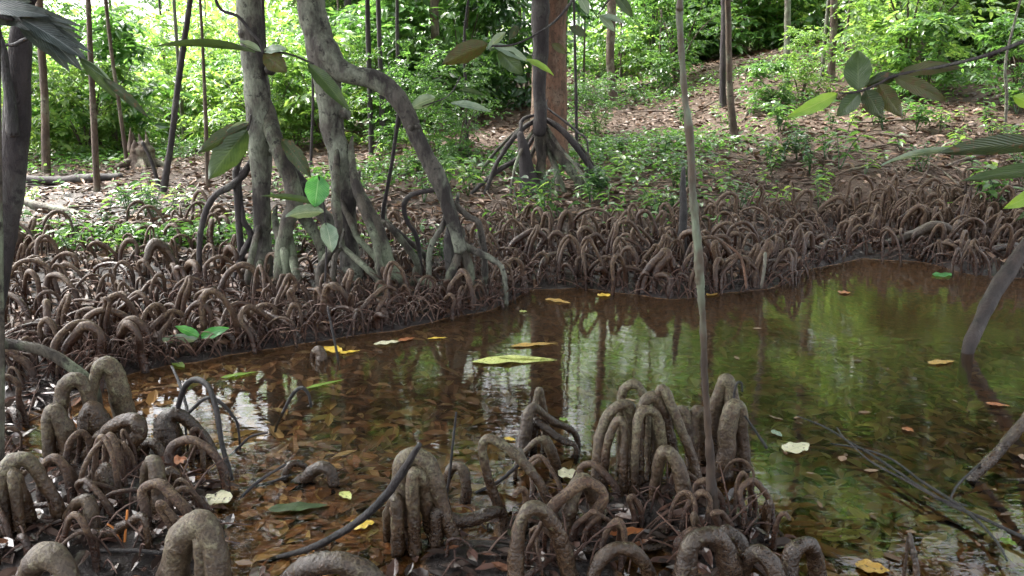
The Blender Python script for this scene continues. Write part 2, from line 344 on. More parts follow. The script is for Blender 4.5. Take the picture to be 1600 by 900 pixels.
def ground_mat():
    m, t = new_mat('ground_soil'); g = nd(t, 'ShaderNodeNewGeometry').outputs['Position']
    sx = nd(t, 'ShaderNodeSeparateXYZ'); t.links.new(g, sx.inputs[0])
    n1 = nz(t, g, 3, 6, .65); n2 = nz(t, g, 26, 6, .7); n3 = nz(t, g, .6, 3, .5)
    mud = mixc(t, ramp(t, n2, [(.35, (0, 0, 0)), (.65, (1, 1, 1))]), (.009, .006, .006), (.032, .022, .020))
    soil = mixc(t, ramp(t, n2, [(.3, (0, 0, 0)), (.7, (1, 1, 1))]), (.028, .017, .011), (.095, .055, .034))
    k = ramp(t, mth(t, 'ADD', sx.outputs[2], mth(t, 'MULTIPLY', n1, .2)), [(.22, (0, 0, 0)), (.42, (1, 1, 1))])
    c = mixc(t, k, mud, soil)
    bed = mixc(t, ramp(t, n2, [(.4, (0, 0, 0)), (.6, (1, 1, 1))]), (.13, .065, .028), (.30, .15, .06))
    c = mixc(t, ramp(t, sx.outputs[2], [(0, (0, 0, 0)), (.004, (1, 1, 1))]), bed, c)
    r = ramp(t, mth(t, 'ADD', sx.outputs[2], mth(t, 'MULTIPLY', n1, .25)), [(.12, (.16, .16, .16)), (.34, (.85, .85, .85))])
    finish(t, c, r, mth(t, 'ADD', mth(t, 'MULTIPLY', n1, .5), n2), 1.0, .03); return m
M['ground'] = ground_mat()
def water_mat():
    m, t = new_mat('pond_water'); g = nd(t, 'ShaderNodeNewGeometry').outputs['Position']
    n1 = nz(t, g, 5.5, 3, .5, (.55, 1.5, 1)); n2 = nz(t, g, 26, 2, .5, (.5, 1.3, 1)); n3 = nz(t, g, .9, 2, .5)
    sx = nd(t, 'ShaderNodeSeparateXYZ'); t.links.new(g, sx.inputs[0])
    # a disturbed patch of ripples close to the left bank
    dx = mth(t, 'ADD', sx.outputs[0], .72); dy = mth(t, 'SUBTRACT', sx.outputs[1], 2.55)
    rr = mth(t, 'ADD', mth(t, 'MULTIPLY', dx, dx), mth(t, 'MULTIPLY', dy, dy))
    patch = ramp(t, rr, [(0, (1, 1, 1)), (.5, (0, 0, 0))])
    h = mth(t, 'ADD', mth(t, 'MULTIPLY', n1, .26), mth(t, 'MULTIPLY', mth(t, 'MULTIPLY', n2, .22), mth(t, 'ADD', mth(t, 'MULTIPLY', patch, 34.0), .3)))
    bn = nd(t, 'ShaderNodeBump'); bn.inputs['Strength'].default_value = .24; bn.inputs['Distance'].default_value = .02; t.links.new(h, bn.inputs['Height'])
    fr = nd(t, 'ShaderNodeFresnel', i_IOR=1.33); t.links.new(bn.outputs[0], fr.inputs['Normal'])
    gl = nd(t, 'ShaderNodeBsdfGlossy', i_Roughness=.015); t.links.new(bn.outputs[0], gl.inputs['Normal'])
    tr = nd(t, 'ShaderNodeBsdfTransparent'); tr.inputs[0].default_value = (.99, .91, .76, 1)
    df = nd(t, 'ShaderNodeBsdfDiffuse'); df.inputs[0].default_value = (.060, .036, .020, 1)
    mx = nd(t, 'ShaderNodeMixShader'); t.links.new(tr.outputs[0], mx.inputs[1]); t.links.new(df.outputs[0], mx.inputs[2])
    murk = ramp(t, sx.outputs[1], [(.0, (.12,) * 3), (1, (.5,) * 3)])
    mm = mth(t, 'MULTIPLY', sx.outputs[1], .2); murk = ramp(t, mm, [(.58, (.0,) * 3), (.90, (.45,) * 3)]); t.links.new(murk, mx.inputs[0])
    m2 = nd(t, 'ShaderNodeMixShader'); t.links.new(mth(t, 'MULTIPLY', fr.outputs[0], 1.0, True), m2.inputs[0]); t.links.new(mx.outputs[0], m2.inputs[1]); t.links.new(gl.outputs[0], m2.inputs[2])
    o = nd(t, 'ShaderNodeOutputMaterial'); t.links.new(m2.outputs[0], o.inputs[0]); return m
M['water'] = water_mat()

# ------------------------------------------------------------------ ground and water
def spaced(a, b, fine, lo, hi, grow=1.12):
    v = list(np.arange(a, b, fine)); s = fine; x = b
    while x < hi: v.append(x); s *= grow; x += s
    v.append(hi); s = fine; x = a
    while x > lo: s *= grow; x -= s; v.insert(0, max(x, lo))
    return np.unique(np.array(v))
gx = spaced(-4.2, 4.2, .045, -120, 120); gy = spaced(1.4, 9, .045, -40, 160)
X, Y_ = np.meshgrid(gx, gy); Z = H(X, Y_)
ny, nx = X.shape; i, j = np.meshgrid(np.arange(ny - 1), np.arange(nx - 1), indexing='ij'); b = (i * nx + j)
q = np.stack([b, b + 1, b + nx + 1, b + nx], -1).reshape(-1)
tag(link('ground', mk_mesh('ground', np.stack([X, Y_, Z], -1), q, np.full((ny - 1) * (nx - 1), 4), M['ground'])), kind='structure')
wx = np.linspace(-10, 10, 3); 
wm = mk_mesh('water', [(-9, -1, 0), (9, -1, 0), (9, 8, 0), (-9, 8, 0)], [0, 1, 2, 3], [4], M['water'])
tag(link('water', wm), kind='structure')

# ------------------------------------------------------------------ hero tubes given as (photo x, photo y, width in photo pixels)
def wpts(pts, Y0, Y1=None):
    Y1 = Y0 if Y1 is None else Y1; n = len(pts); out = []; rad = []
    for k, (a, b, wd) in enumerate(pts):
        Y = Y0 + (Y1 - Y0) * k / max(1, n - 1); p = P(a, b, Y); out.append(p); rad.append(wd * .5 / F * (Y * cp + (CH - p.z) * sp))
    return out, rad
def rooted(p, r, first=True, last=True, dep=.05):
    """run the ends of a root down into the mud"""
    p, r = list(p), list(r)
    if first:
        z = hz(p[0].x, p[0].y)
        p.insert(0, Vector((p[0].x, p[0].y, min(z, p[0].z) - dep))); r.insert(0, r[0] * 1.05)
    if last:
        z = hz(p[-1].x, p[-1].y); p.append(Vector((p[-1].x, p[-1].y, min(z, p[-1].z) - dep))); r.append(r[-1] * 1.05)
    return p, r
def baseof(p):
    k = min(p, key=lambda v: v.z); return Vector((k.x, k.y, hz(k.x, k.y)))

# hero knee roots: (label, material, depth, [loops]); a loop is [(x, y, width)...], or (loop, depth0, depth1)
HERO = [
 ('tall grey hairpin knee root rising behind the left foreground tangle beside the bent green root', 'knee', 3.20, [[(150, 690, 16), (148, 640, 16), (150, 592, 20), (160, 572, 30), (174, 580, 34), (182, 620, 37), (188, 670, 38)]]),
 ('thick knee root with bent pale crown left of the tall grey hairpin root', 'knee', 3.10, [[(98, 690, 24), (97, 640, 26), (104, 604, 27), (120, 594, 26), (133, 612, 24), (140, 660, 24), (142, 700, 24)]]),
 ('stout pale topped knee root leaning left in the left foreground tangle', 'knee', 2.95, [[(114, 790, 40), (110, 725, 39), (100, 675, 35), (87, 645, 30), (78, 655, 24), (82, 720, 24), (86, 780, 24)]]),
 ('blunt brown knee root right behind the leaning pale topped one', 'knee', 3.05, [[(166, 720, 42), (156, 670, 40), (146, 641, 34), (136, 650, 26), (138, 700, 26)]]),
 ('smooth olive grey root folded into a sideways hairpin at the left', 'knee', 2.90, [[(92, 775, 22), (118, 728, 23), (152, 688, 24), (185, 662, 25), (210, 657, 26), (219, 676, 27), (196, 706, 27), (170, 742, 27), (156, 785, 25)]]),
 ('short brown root curving down at the right of the sideways hairpin', 'knee', 2.95, [[(214, 745, 22), (220, 705, 21), (238, 695, 21), (257, 712, 24), (272, 745, 27), (280, 785, 27)]]),
 ('large knobbly knee root at the left edge of the photo with one long drooping arm', 'knee', 2.40, [[(20, 905, 40), (14, 830, 38), (10, 765, 36), (16, 728, 34), (34, 716, 28), (50, 730, 24), (66, 762, 24), (84, 806, 26), (92, 850, 24)], [(52, 905, 30), (44, 830, 28), (36, 765, 26), (32, 735, 20)]]),
 ('slim wedge shaped knee root with a whitish tip in the middle of the left tangle', 'knee', 2.62, [[(153, 815, 24), (154, 765, 25), (162, 738, 28), (175, 752, 30), (188, 795, 32), (194, 840, 32)]]),
 ('tall reddish knee root with a narrow slit beside the amber water', 'knee', 2.55, [[(240, 850, 20), (228, 800, 19), (225, 750, 19), (235, 722, 24), (247, 735, 28), (256, 790, 30), (268, 850, 32)]]),
 ('small rounded knee root hiding behind the reddish one with the slit', 'knee', 2.68, [[(250, 800, 16), (255, 750, 16), (266, 736, 18), (274, 755, 20), (276, 810, 20)]]),
 ('hunched grey knee root standing over the orange twigs', 'knee', 2.38, [[(92, 860, 20), (100, 815, 20), (120, 788, 21), (138, 784, 23), (147, 812, 26), (152, 850, 28), (154, 885, 28)]]),
 ('low smooth root lying across the mud beneath the hunched grey knee root', 'knee', 2.34, [[(98, 880, 18), (110, 850, 20), (140, 838, 22), (180, 828, 20), (222, 802, 14), (236, 812, 12)]]),
 ('ringed yellowish green knee root at the bottom left corner', 'knee_pale', 2.06, [[(34, 915, 40), (48, 884, 46), (82, 870, 48), (110, 886, 38), (124, 915, 32)]]),
 ('giant pale grey knee root with a dark split at the bottom left', 'knee_pale', 2.10, [[(262, 930, 62), (272, 872, 56), (296, 830, 50), (320, 818, 46), (340, 850, 44), (350, 930, 44)], [(318, 920, 28), (314, 875, 24), (318, 840, 22)]]),
 ('dark lumpy stump like knee root at the right end of the left tangle', 'knee_dark', 3.10, [[(268, 740, 56), (266, 690, 50), (264, 655, 38), (280, 648, 26), (305, 672, 24), (326, 705, 24), (334, 745, 22)]]),
 ('crooked slim root between the dark stump and the amber water', 'knee', 2.95, [[(296, 755, 10), (298, 705, 11), (308, 690, 10), (318, 700, 10), (322, 730, 9)]]),
 ('low dark root bending out of the shallow water left of the black stick', 'knee_dark', 2.84, [[(418, 790, 18), (445, 772, 22), (470, 755, 24), (490, 736, 24), (507, 728, 22), (521, 738, 20), (526, 775, 20)]]),
 ('little dark hoop root touching the low bending root in shallow water', 'knee_dark', 2.88, [[(448, 770, 12), (448, 735, 14), (460, 724, 13), (474, 732, 12), (484, 755, 12)]]),
 ('lone pale stub of a knee root standing in open water below the two mangroves', 'knee', 4.25, [[(474, 600, 9), (484, 570, 10), (494, 550, 17), (503, 554, 20), (504, 585, 19), (502, 612, 17)]]),
 ('massive many legged knee root crossed by the black stick', 'knee', 2.40, [[(628, 880, 52), (634, 810, 48), (630, 755, 46), (634, 722, 38), (652, 712, 32), (673, 732, 32), (690, 780, 28), (706, 822, 26), (716, 850, 24)], [(648, 740, 24), (662, 748, 27), (668, 795, 26), (676, 845, 22), (690, 878, 20)], [(604, 850, 20), (608, 806, 24), (622, 775, 24)]]),
 ('thick root snaking right along the mud from the many legged knee root', 'knee_dark', 2.42, [[(684, 790, 26), (704, 808, 28), (735, 812, 26), (768, 806, 22), (785, 815, 16)]]),
 ('short hooked root behind the many legged knee root', 'knee', 2.72, [[(672, 778, 14), (692, 764, 15), (704, 735, 17), (718, 728, 18), (727, 745, 19), (729, 800, 20)]]),
 ('thin greenish hoop root with a long straight arm slanting to the right', 'knee', 2.52, [[(800, 845, 18), (780, 800, 18), (764, 755, 17), (754, 708, 16), (760, 686, 16), (782, 692, 17), (815, 718, 18), (842, 750, 16), (866, 800, 14), (896, 868, 13)]]),
 ('broad arch root standing in the wet mud below the thin greenish hoop', 'knee', 2.16, [[(806, 920, 34), (806, 860, 28), (814, 812, 25), (832, 794, 27), (854, 808, 29), (876, 850, 29), (892, 920, 34)]]),
 ('round topped knee root left of the tall cluster', 'knee', 2.45, [[(886, 850, 26), (890, 785, 27), (902, 754, 27), (918, 756, 25), (930, 792, 24), (936, 850, 23)]]),
 ('dark slanting root with two prongs in the water left of the tall cluster', 'knee_dark', 3.10, [[(808, 730, 28), (818, 680, 24), (828, 640, 20), (840, 642, 15), (866, 664, 14), (902, 690, 11)], [(832, 700, 18), (836, 665, 20), (850, 668, 15), (880, 686, 13), (900, 697, 9)]]),
 ('slim upright pale root behind the dark slanting pronged one', 'knee', 3.20, [[(852, 670, 16), (848, 635, 14), (843, 610, 13), (838, 618, 10), (834, 650, 9)]]),
 ('bowed grey root with a thin left leg under the pronged root', 'knee', 2.90, [[(806, 722, 9), (822, 700, 10), (840, 687, 12), (854, 692, 20), (866, 725, 22), (870, 765, 26), (868, 800, 30)]]),
 ('wide outer loop on the left side of the tall cluster', 'knee', 2.78, [[(928, 815, 24), (932, 740, 23), (936, 685, 22), (950, 648, 20), (970, 634, 21), (986, 646, 24), (990, 710, 27), (990, 820, 36)]]),
 ('slim inner loop nested inside the wide outer loop of the tall cluster', 'knee', 2.72, [[(944, 820, 20), (944, 745, 18), (951, 690, 16), (964, 658, 16), (974, 664, 14), (974, 710, 16), (970, 790, 20)]]),
 ('topmost small arch at the back of the tall cluster', 'knee', 2.90, [[(970, 720, 14), (970, 650, 14), (974, 612, 16), (988, 600, 17), (1001, 608, 16), (1010, 640, 16), (1014, 720, 16)]]),
 ('long loop crossing the centre of the tall cluster', 'knee', 2.78, [[(1000, 800, 18), (998, 700, 18), (1002, 640, 20), (1016, 621, 21), (1030, 628, 22), (1042, 665, 22), (1056, 725, 21), (1074, 810, 21)]]),
 ('heavy dark legged loop at the heart of the tall cluster', 'knee', 2.74, [[(1016, 830, 30), (1024, 765, 26), (1034, 705, 22), (1028, 655, 19), (1012, 638, 18), (996, 646, 16), (990, 690, 14)]]),
 ('long drooping root down the right side of the tall cluster', 'knee', 2.76, [[(1024, 700, 13), (1026, 640, 13), (1033, 610, 16), (1043, 618, 18), (1056, 652, 18), (1076, 700, 17), (1090, 750, 18), (1098, 825, 20)]]),
 ('thick short legged knee root in front of the tall cluster', 'knee', 2.60, [[(1022, 835, 22), (1026, 760, 20), (1034, 714, 22), (1048, 708, 24), (1062, 742, 27), (1072, 800, 30), (1074, 845, 30)]]),
 ('tiny arch peeping between the tall cluster and the lichen pole', 'knee', 3.00, [[(1050, 720, 12), (1050, 660, 13), (1060, 641, 17), (1072, 650, 18), (1076, 720, 18)]]),
 ('grey knee root just left of the lichen pole', 'knee', 3.00, [[(1080, 740, 16), (1080, 675, 17), (1086, 643, 20), (1096, 648, 21), (1101, 690, 22), (1102, 780, 22)]]),
 ('tallest narrow knee root right behind the lichen pole', 'knee', 3.08, [[(1114, 735, 26), (1118, 650, 25), (1130, 598, 24), (1140, 604, 26), (1144, 650, 28), (1148, 735, 28)]]),
 ('silvery knee root with dark right leg immediately right of the lichen pole', 'knee', 2.92, [[(1126, 765, 34), (1132, 700, 33), (1140, 648, 30), (1152, 634, 25), (1160, 660, 24), (1164, 745, 28)]]),
 ('flat arch root at the bottom of the photo left of the lichen pole', 'knee', 2.14, [[(916, 925, 24), (930, 880, 24), (956, 858, 25), (986, 862, 25), (1008, 886, 25), (1022, 925, 26)]]),
 ('biggest knobbly knee root at the bottom directly below the lichen pole', 'knee_dark', 2.10, [[(1056, 925, 30), (1070, 862, 30), (1092, 838, 34), (1118, 842, 38), (1138, 872, 42), (1150, 930, 46)], [(1078, 925, 26), (1076, 880, 22), (1080, 855, 18)]]),
 ('thinner root hooked over the back of the biggest bottom knee root', 'knee_dark', 2.30, [[(1118, 880, 20), (1124, 842, 20), (1140, 832, 23), (1158, 852, 24), (1166, 910, 24)]]),
 ('small hunched knee root second from the right along the bottom edge', 'knee_dark', 2.10, [[(1166, 925, 28), (1172, 880, 28), (1188, 864, 30), (1204, 880, 30), (1216, 925, 32)]]),
 ('rightmost loop root along the bottom edge with a pale core', 'knee_dark', 2.15, [[(1226, 920, 32), (1232, 868, 30), (1252, 850, 28), (1272, 862, 28), (1284, 915, 30)]]),
 ('straight peg root standing alone in the clear amber water', 'knee', 2.45, [[(1195, 870, 20), (1197, 820, 18), (1197, 792, 15), (1198, 782, 8)]]),
 ('stubby pinkish peg root left of the foot of the lichen pole', 'knee_pale', 2.40, [[(1094, 845, 18), (1090, 824, 18), (1084, 808, 16), (1082, 802, 8)]]),
 ('smooth low root lying on the mud left of the biggest bottom knee root', 'knee_dark', 2.34, [[(902, 850, 18), (930, 852, 15), (975, 858, 14), (1020, 862, 14), (1062, 864, 13)]]),
 ('broad purplish root hump breaking the water at the bottom edge', 'knee_dark', 2.02, [[(440, 935, 36), (468, 898, 38), (510, 882, 40), (560, 886, 38), (606, 912, 34), (628, 940, 30)]]),
 ('thick dark root rising from the water at the right edge', 'knee_dark', 2.90, [[(1506, 742, 18), (1530, 722, 20), (1560, 698, 20), (1600, 658, 20), (1650, 610, 20), (1700, 600, 20), (1760, 680, 20)]]),
 ('low glossy root lying below the thick dark root at the right edge', 'knee_dark', 2.85, [[(1540, 768, 10), (1556, 757, 14), (1590, 755, 17), (1640, 750, 18), (1680, 770, 16)]]),
 ('black stub of a peg root near the bottom right', 'knee_dark', 2.15, [[(1427, 905, 11), (1427, 870, 11), (1426, 852, 9), (1425, 847, 6)]]),
]
def hero_knee(label, mat, Y, loops):
    mb = MB(); allp = []
    for lp in loops:
        p, r = wpts(lp, Y); n = len(p); r = [q * .92 for q in r]
        # legs are set a little apart in depth so that every loop is a real arch
        off = random.choice((-1, 1)) * random.uniform(.02, .05)
        for k in range(n): p[k] = p[k] + Vector((0, off * (k / (n - 1) - .5) * 2, 0))
        p, r = rooted(p, r); allp += p
        mb.tube(p, r, n=20, seg=10, lump=.14, freq=1.3, flat=.95, ring=.014)
    o = baseof(allp)
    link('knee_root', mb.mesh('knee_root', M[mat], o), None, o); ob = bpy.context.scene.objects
    k = col.objects[-1]; tag(k, label, 'knee root', 'knee roots standing in the foreground'); return k
for h in HERO: hero_knee(*h)

# ------------------------------------------------------------------ carpets of smaller knee roots: prototypes, then copies
def proto_knee(k, n=9, seg=4):
    """arch about 0.2 m wide and 0.27 m high standing on z = 0"""
    rn = random.Random(100 + k); kind = k % 8
    fat = rn.uniform(.85, 1.5)
    wd = rn.uniform(.045, .12); h = rn.uniform(.10, .27); lean = rn.uniform(-.05, .05); r = rn.uniform(.008, .018); dy = rn.uniform(-.04, .04)
    mb = MB()
    if kind in (0, 1, 2, 3, 4):
        pts = [(-wd * rn.uniform(.9, 1.3), -dy, -.06), (-wd, -dy, h * .35), (-wd * .75 + lean, -dy * .5, h * .8), (lean, 0, h), (wd * .7 + lean, dy * .5, h * .82), (wd, dy, h * .4), (wd * rn.uniform(1.0, 1.5), dy, -.06)]
        rr = [r * 1.1, r, r * .95, r * 1.0, r * 1.05, r * 1.05, r * 1.15]
    elif kind == 5:      # narrow hairpin
        wd = r * 1.5; pts = [(-wd, 0, -.06), (-wd, 0, h * .5), (-wd * .8 + lean, 0, h), (lean, .01, h * 1.12), (wd * .9 + lean, 0, h), (wd * 1.3, 0, h * .5), (wd * 1.6, 0, -.06)]
        rr = [r, r, r, r * .95, r * 1.1, r * 1.2, r * 1.3]
    elif kind == 6:      # wide low loop
        pts = [(-.16, 0, -.05), (-.13, 0, h * .3), (-.06, .03, h * .55), (.03, .04, h * .6), (.11, .02, h * .42), (.17, 0, -.05)]; rr = [r * .8] * 6
    else:                # bent peg
        pts = [(0, 0, -.06), (.0, 0, h * .4), (.02, 0, h * .8), (.05, 0, h * .95), (.08, 0, h * .85)]; rr = [r * 1.2, r * 1.1, r, r * .9, r * .7]
    if kind in (0, 2, 5, 7): rr = [q_ * fat * f_ for q_, f_ in zip(rr, [1.25, 1.15, 1.0, 1.15, 1.1, 1.0, 1.15])]
    mb.tube(pts, rr, n=n, seg=seg, lump=.15, freq=1.0)
    if kind in (1, 3):
        pts2 = [(lean, 0, h * .95), (lean + .02, .05, h * .75), (.03, .09, h * .4), (.03, .10, -.06)]; mb.tube(pts2, [r * .8, r * .8, r * .85, r * .9], n=n, seg=seg, lump=.08)
    return mb, h, wd, r
protos = [proto_knee(k) for k in range(24)]
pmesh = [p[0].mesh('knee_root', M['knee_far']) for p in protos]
lows = [proto_knee(k, 6, 2) for k in range(24)]
lowd = [(np.vstack(p[0].V), np.concatenate(p[0].L), np.concatenate(p[0].T)) for p in lows]
shore_py = lambda px: float(np.interp(px, [a for a, _ in SHORE_PX], [b for _, b in SHORE_PX]))
cand = []
def scatter(px0, px1, top, n, smin, smax, bot=2, bias=1.0, dmin=15):
    tries = 0; got = 0
    while got < n and tries < n * 20:
        tries += 1; px = random.uniform(px0, px1); b = shore_py(px) - bot; tp = top(px)
        py = b - (b - tp) * random.random() ** bias
        k = (py - 300) / 250; dd = dmin * (.35 + .9 * max(0, k))
        if any(abs(px - c[0]) < dd and abs(py - c[1]) < dd * .5 for c in cand[-1500:]): continue
        s = smin + (smax - smin) * random.random() ** 2.2; g = T(px, py)
        if 380 < px < 780 and py < 470: s *= .72
        cand.append((px, py, g, s)); got += 1
topL = lambda px: 352 + 18 * math.sin(px / 90)
scatter(-40, 800, topL, 640, .40, 1.1, 2, 1.0, 12.5)
topR = lambda px: np.interp(px, [800, 1000, 1250, 1600], [360, 352, 318, 302])
scatter(815, 1660, topR, 420, .38, 1.05, 2, .8, 13.5)
scatter(1230, 1660, lambda p: 335, 150, .5, 1.1, 2, 1.0, 12)
scatter(870, 1240, lambda p: 400, 45, .9, 1.3, 2, 1.0, 15)
scatter(560, 830, lambda p: 330, 90, .45, .8, 4, 1.0, 12)
# a stray few in the left inlet and on the left foreground mud
for k in range(58):
    px = random.uniform(-60, 335); py = random.uniform(590, 890)
    if py > 900 - abs(px - 150) * .0 and px > 300: continue
    g = T(px, py)
    if g.z < -.035: continue
    cand.append((px, py, g, random.uniform(.35, .8)))
for k in range(34):
    px = random.uniform(600, 1220); py = random.uniform(735, 895); g = T(px, py)
    if g.z > -.02: cand.append((px, py, g, random.uniform(.35, .75)))
items = []
for px, py, g, s in cand:
    k = random.randrange(24); items.append(dict(px=px, py=py, g=g, s=s, k=k, size=s * lows[k][1] / (g.y + .01), rz=random.uniform(-.9, .9) + (math.pi if random.random() < .5 else 0), tilt=(random.uniform(-.16, .16), random.uniform(-.16, .16)),
                      sx=random.uniform(.8, 1.35), sz=random.uniform(.85, 1.2)))
NIND = 300 - len(HERO) - 2
inview = [d for d in items if -15 < d['px'] < 1615]
inview.sort(key=lambda d: -d['size']); chosen = inview[:NIND]; cs = set(id(d) for d in chosen)
ORD = ['first', 'second', 'third', 'fourth', 'fifth', 'sixth', 'seventh', 'eighth', 'ninth', 'tenth', 'eleventh', 'twelfth', 'thirteenth', 'fourteenth', 'fifteenth', 'sixteenth']
def order(ds):
    ds.sort(key=lambda d: d['px']); n = len(ds)
    for k, d in enumerate(ds):
        if n == 1: d['ord'] = 'lone'
        elif k == 0: d['ord'] = 'leftmost'
        elif k == n - 1: d['ord'] = 'rightmost'
        elif k < n / 2: d['ord'] = ORD[k] + ' from left'
        else: d['ord'] = ORD[n - 1 - k] + ' from right'
COLS = [(115, 'near the left edge'), (235, 'above the glossy seedling'), (345, 'left of the mangroves'), (440, 'below the straight mangrove'), (560, 'below the arching mangrove'), (680, 'under the arching limb'), (830, 'at arching limb foot'),
        (930, 'below the tall red trunk'), (1030, 'left of the black stump'), (1110, 'around the black stump'), (1190, 'right of the lichen pole'), (1290, 'at the pond corner'), (1400, 'beyond the pond'), (1510, 'beyond the bright water'), (1700, 'near the right edge')]
def colname(px): return next(c for m_, c in COLS if px < m_)
def bandname(d):
    if d['py'] > shore_py(d['px']) + 3 and d['px'] > 500: return 'on foreground islet'
    if d['py'] > shore_py(d['px']) + 3: return 'in left foreground' if d['py'] > 640 else 'in left inlet'
    t_ = shore_py(d['px']) - d['py']
    return 'at the waterline' if t_ < 22 else 'in second row' if t_ < 48 else 'halfway up bank' if t_ < 85 else 'high on bank'
bins = {}
for d in chosen: bins.setdefault((bandname(d), colname(d['px'])), []).append(d)
for kx, ds in bins.items(): order(ds)
def knee_word(d):
    kk = d['k'] % 8; r = lows[d['k']][3]
    return ('slim ' if r < .021 else 'stout ') + ('hairpin' if kk == 5 else 'wide low' if kk == 6 else 'bent peg' if kk == 7 else 'arched')
for d in chosen:
    o = link('knee_root', pmesh[d['k']], None, d['g'] - Vector((0, 0, .005)))
    o.rotation_euler = (d['tilt'][0], d['tilt'][1], d['rz']); o.scale = (d['s'] * d['sx'], d['s'], d['s'] * d['sz'])
    tag(o, f"{d['ord']} {knee_word(d)} knee root {bandname(d)} {colname(d['px'])}", 'knee root', 'small knee roots carpeting the banks')
mb = MB()
def addlow(d, mb):
    V, L, Tt = lowd[d['k']]; c, s = math.cos(d['rz']), math.sin(d['rz']); V = V * np.array([d['s'] * d['sx'], d['s'], d['s'] * d['sz']])
    V = V + np.stack([V[:, 2] * d['tilt'][1], -V[:, 2] * d['tilt'][0], 0 * V[:, 0]], -1)
    V = np.stack([V[:, 0] * c - V[:, 1] * s, V[:, 0] * s + V[:, 1] * c, V[:, 2]], -1) + np.array(d['g'])[None]; mb.raw(V, L, Tt)
for d in items:
    if id(d) not in cs: addlow(d, mb)
for k in range(150):                         # the carpet goes on, half sunk in litter, up the right slope
    px = random.uniform(820, 1640); py = random.uniform(255, 330) if px > 1150 else random.uniform(300, 350); g = T(px, py)
    addlow(dict(k=random.randrange(24), s=random.uniform(.3, .6), sx=1.3, sz=.6, rz=random.uniform(0, 6), tilt=(0, 0), g=g), mb)
tag(link('knee_root_carpet', mb.mesh('knee_root_carpet', M['knee_far'])), 'carpet of small brown knee roots covering the banks behind the front rows', 'knee roots', kind='stuff')

# ------------------------------------------------------------------ big leaves
def bigleaf_mesh(base, tip, wdt, side, mat, curl=.12, wavy=.03, shape=0, bend=None):
    base, tip = np.array(base), np.array(tip); d = tip - base; L = np.linalg.norm(d); d /= L
    side = np.array(side, float); side -= d * side.dot(d); side /= np.linalg.norm(side) + 1e-9; up = np.cross(side, d)
    if up[2] < 0: up = -up
    n, mm = 14, 6; V = []; UV = []
    ph = random.uniform(0, 6)
    for i in range(n + 1):
        t = i / n
        prof = (math.sin(math.pi * t ** (.85 if shape == 0 else .7)) ** .8 if 0 < t < 1 else 0) * (1 if t < .8 else 1 - .0 * t)
        for j in range(mm + 1):
            s = j / mm * 2 - 1
            h = abs(s) ** 1.3 * curl * wdt * .5 - curl * L * (t - .35) ** 2 * 1.4 + wavy * wdt * math.sin(t * 17 + ph + s * 1.5) * abs(s)
            V.append(base + d * L * t + side * s * wdt * .5 * prof * (1 + .04 * math.sin(t * 23 + ph)) + up * h); UV.append((s * .5 + .5, t))
    i, j = np.meshgrid(np.arange(n), np.arange(mm), indexing='ij'); b = i * (mm + 1) + j
    q = np.stack([b, b + 1, b + mm + 2, b + mm + 1], -1).reshape(-1)
    return np.array(V), q, np.full(n * mm, 4), np.array(UV)
def px_leaf(x0, y0, x1, y1, wpx, Y0, Y1, mat, openness=.8, curl=.26, shape=0):
    a, b = P(x0, y0, Y0), P(x1, y1, Y1); d = (b - a).normalized(); view = ((a + b) / 2 - Vector((0, 0, CH))).normalized()
    perp = d.cross(view).normalized(); upish = Vector((0, 0, 1)); horiz = d.cross(upish).normalized()
    if horiz.dot(perp) < 0: horiz = -horiz
    side = (perp * openness + view * (1 - openness)).normalized()
    wdt = wpx / F * ((Y0 + Y1) / 2) / max(.25, abs(side.dot(perp)))
    return bigleaf_mesh(a, b, wdt, side, mat, curl, shape=shape)
def leaf_part(root, args, mat):
    V, q, t_, uv = px_leaf(*args[:7], mat, *(args[7:])); V = V - np.array(root.location)[None]
    return part('leaf', mk_mesh('leaf', V, q, t_, M[mat], True, uv), root)
def leafy(name, label, cat, stems, lv, smat='dark', group=None, anchor=None):
    """stems: lists of (px, py, w, Y); lv: (x0,y0,x1,y1,w,Y0,Y1,mat,open)"""
    p0 = P(stems[0][0][0], stems[0][0][1], stems[0][0][3]) if anchor is None else anchor
    root = empty(name, p0); tag(root, label, cat, group)
    for st in stems:
        pp = [P(a, b, Y) for a, b, _, Y in st]; rr = [w_ * .5 / F * Y for _, _, w_, Y in st]
        part('stem', MB().tube(pp, rr, 7, 6, .06).mesh('stem', M[smat], p0), root)
    for l in lv: leaf_part(root, (l[0], l[1], l[2], l[3], l[4], l[5], l[6], *( [l[8]] if len(l) > 8 else [])), l[7])
    return root

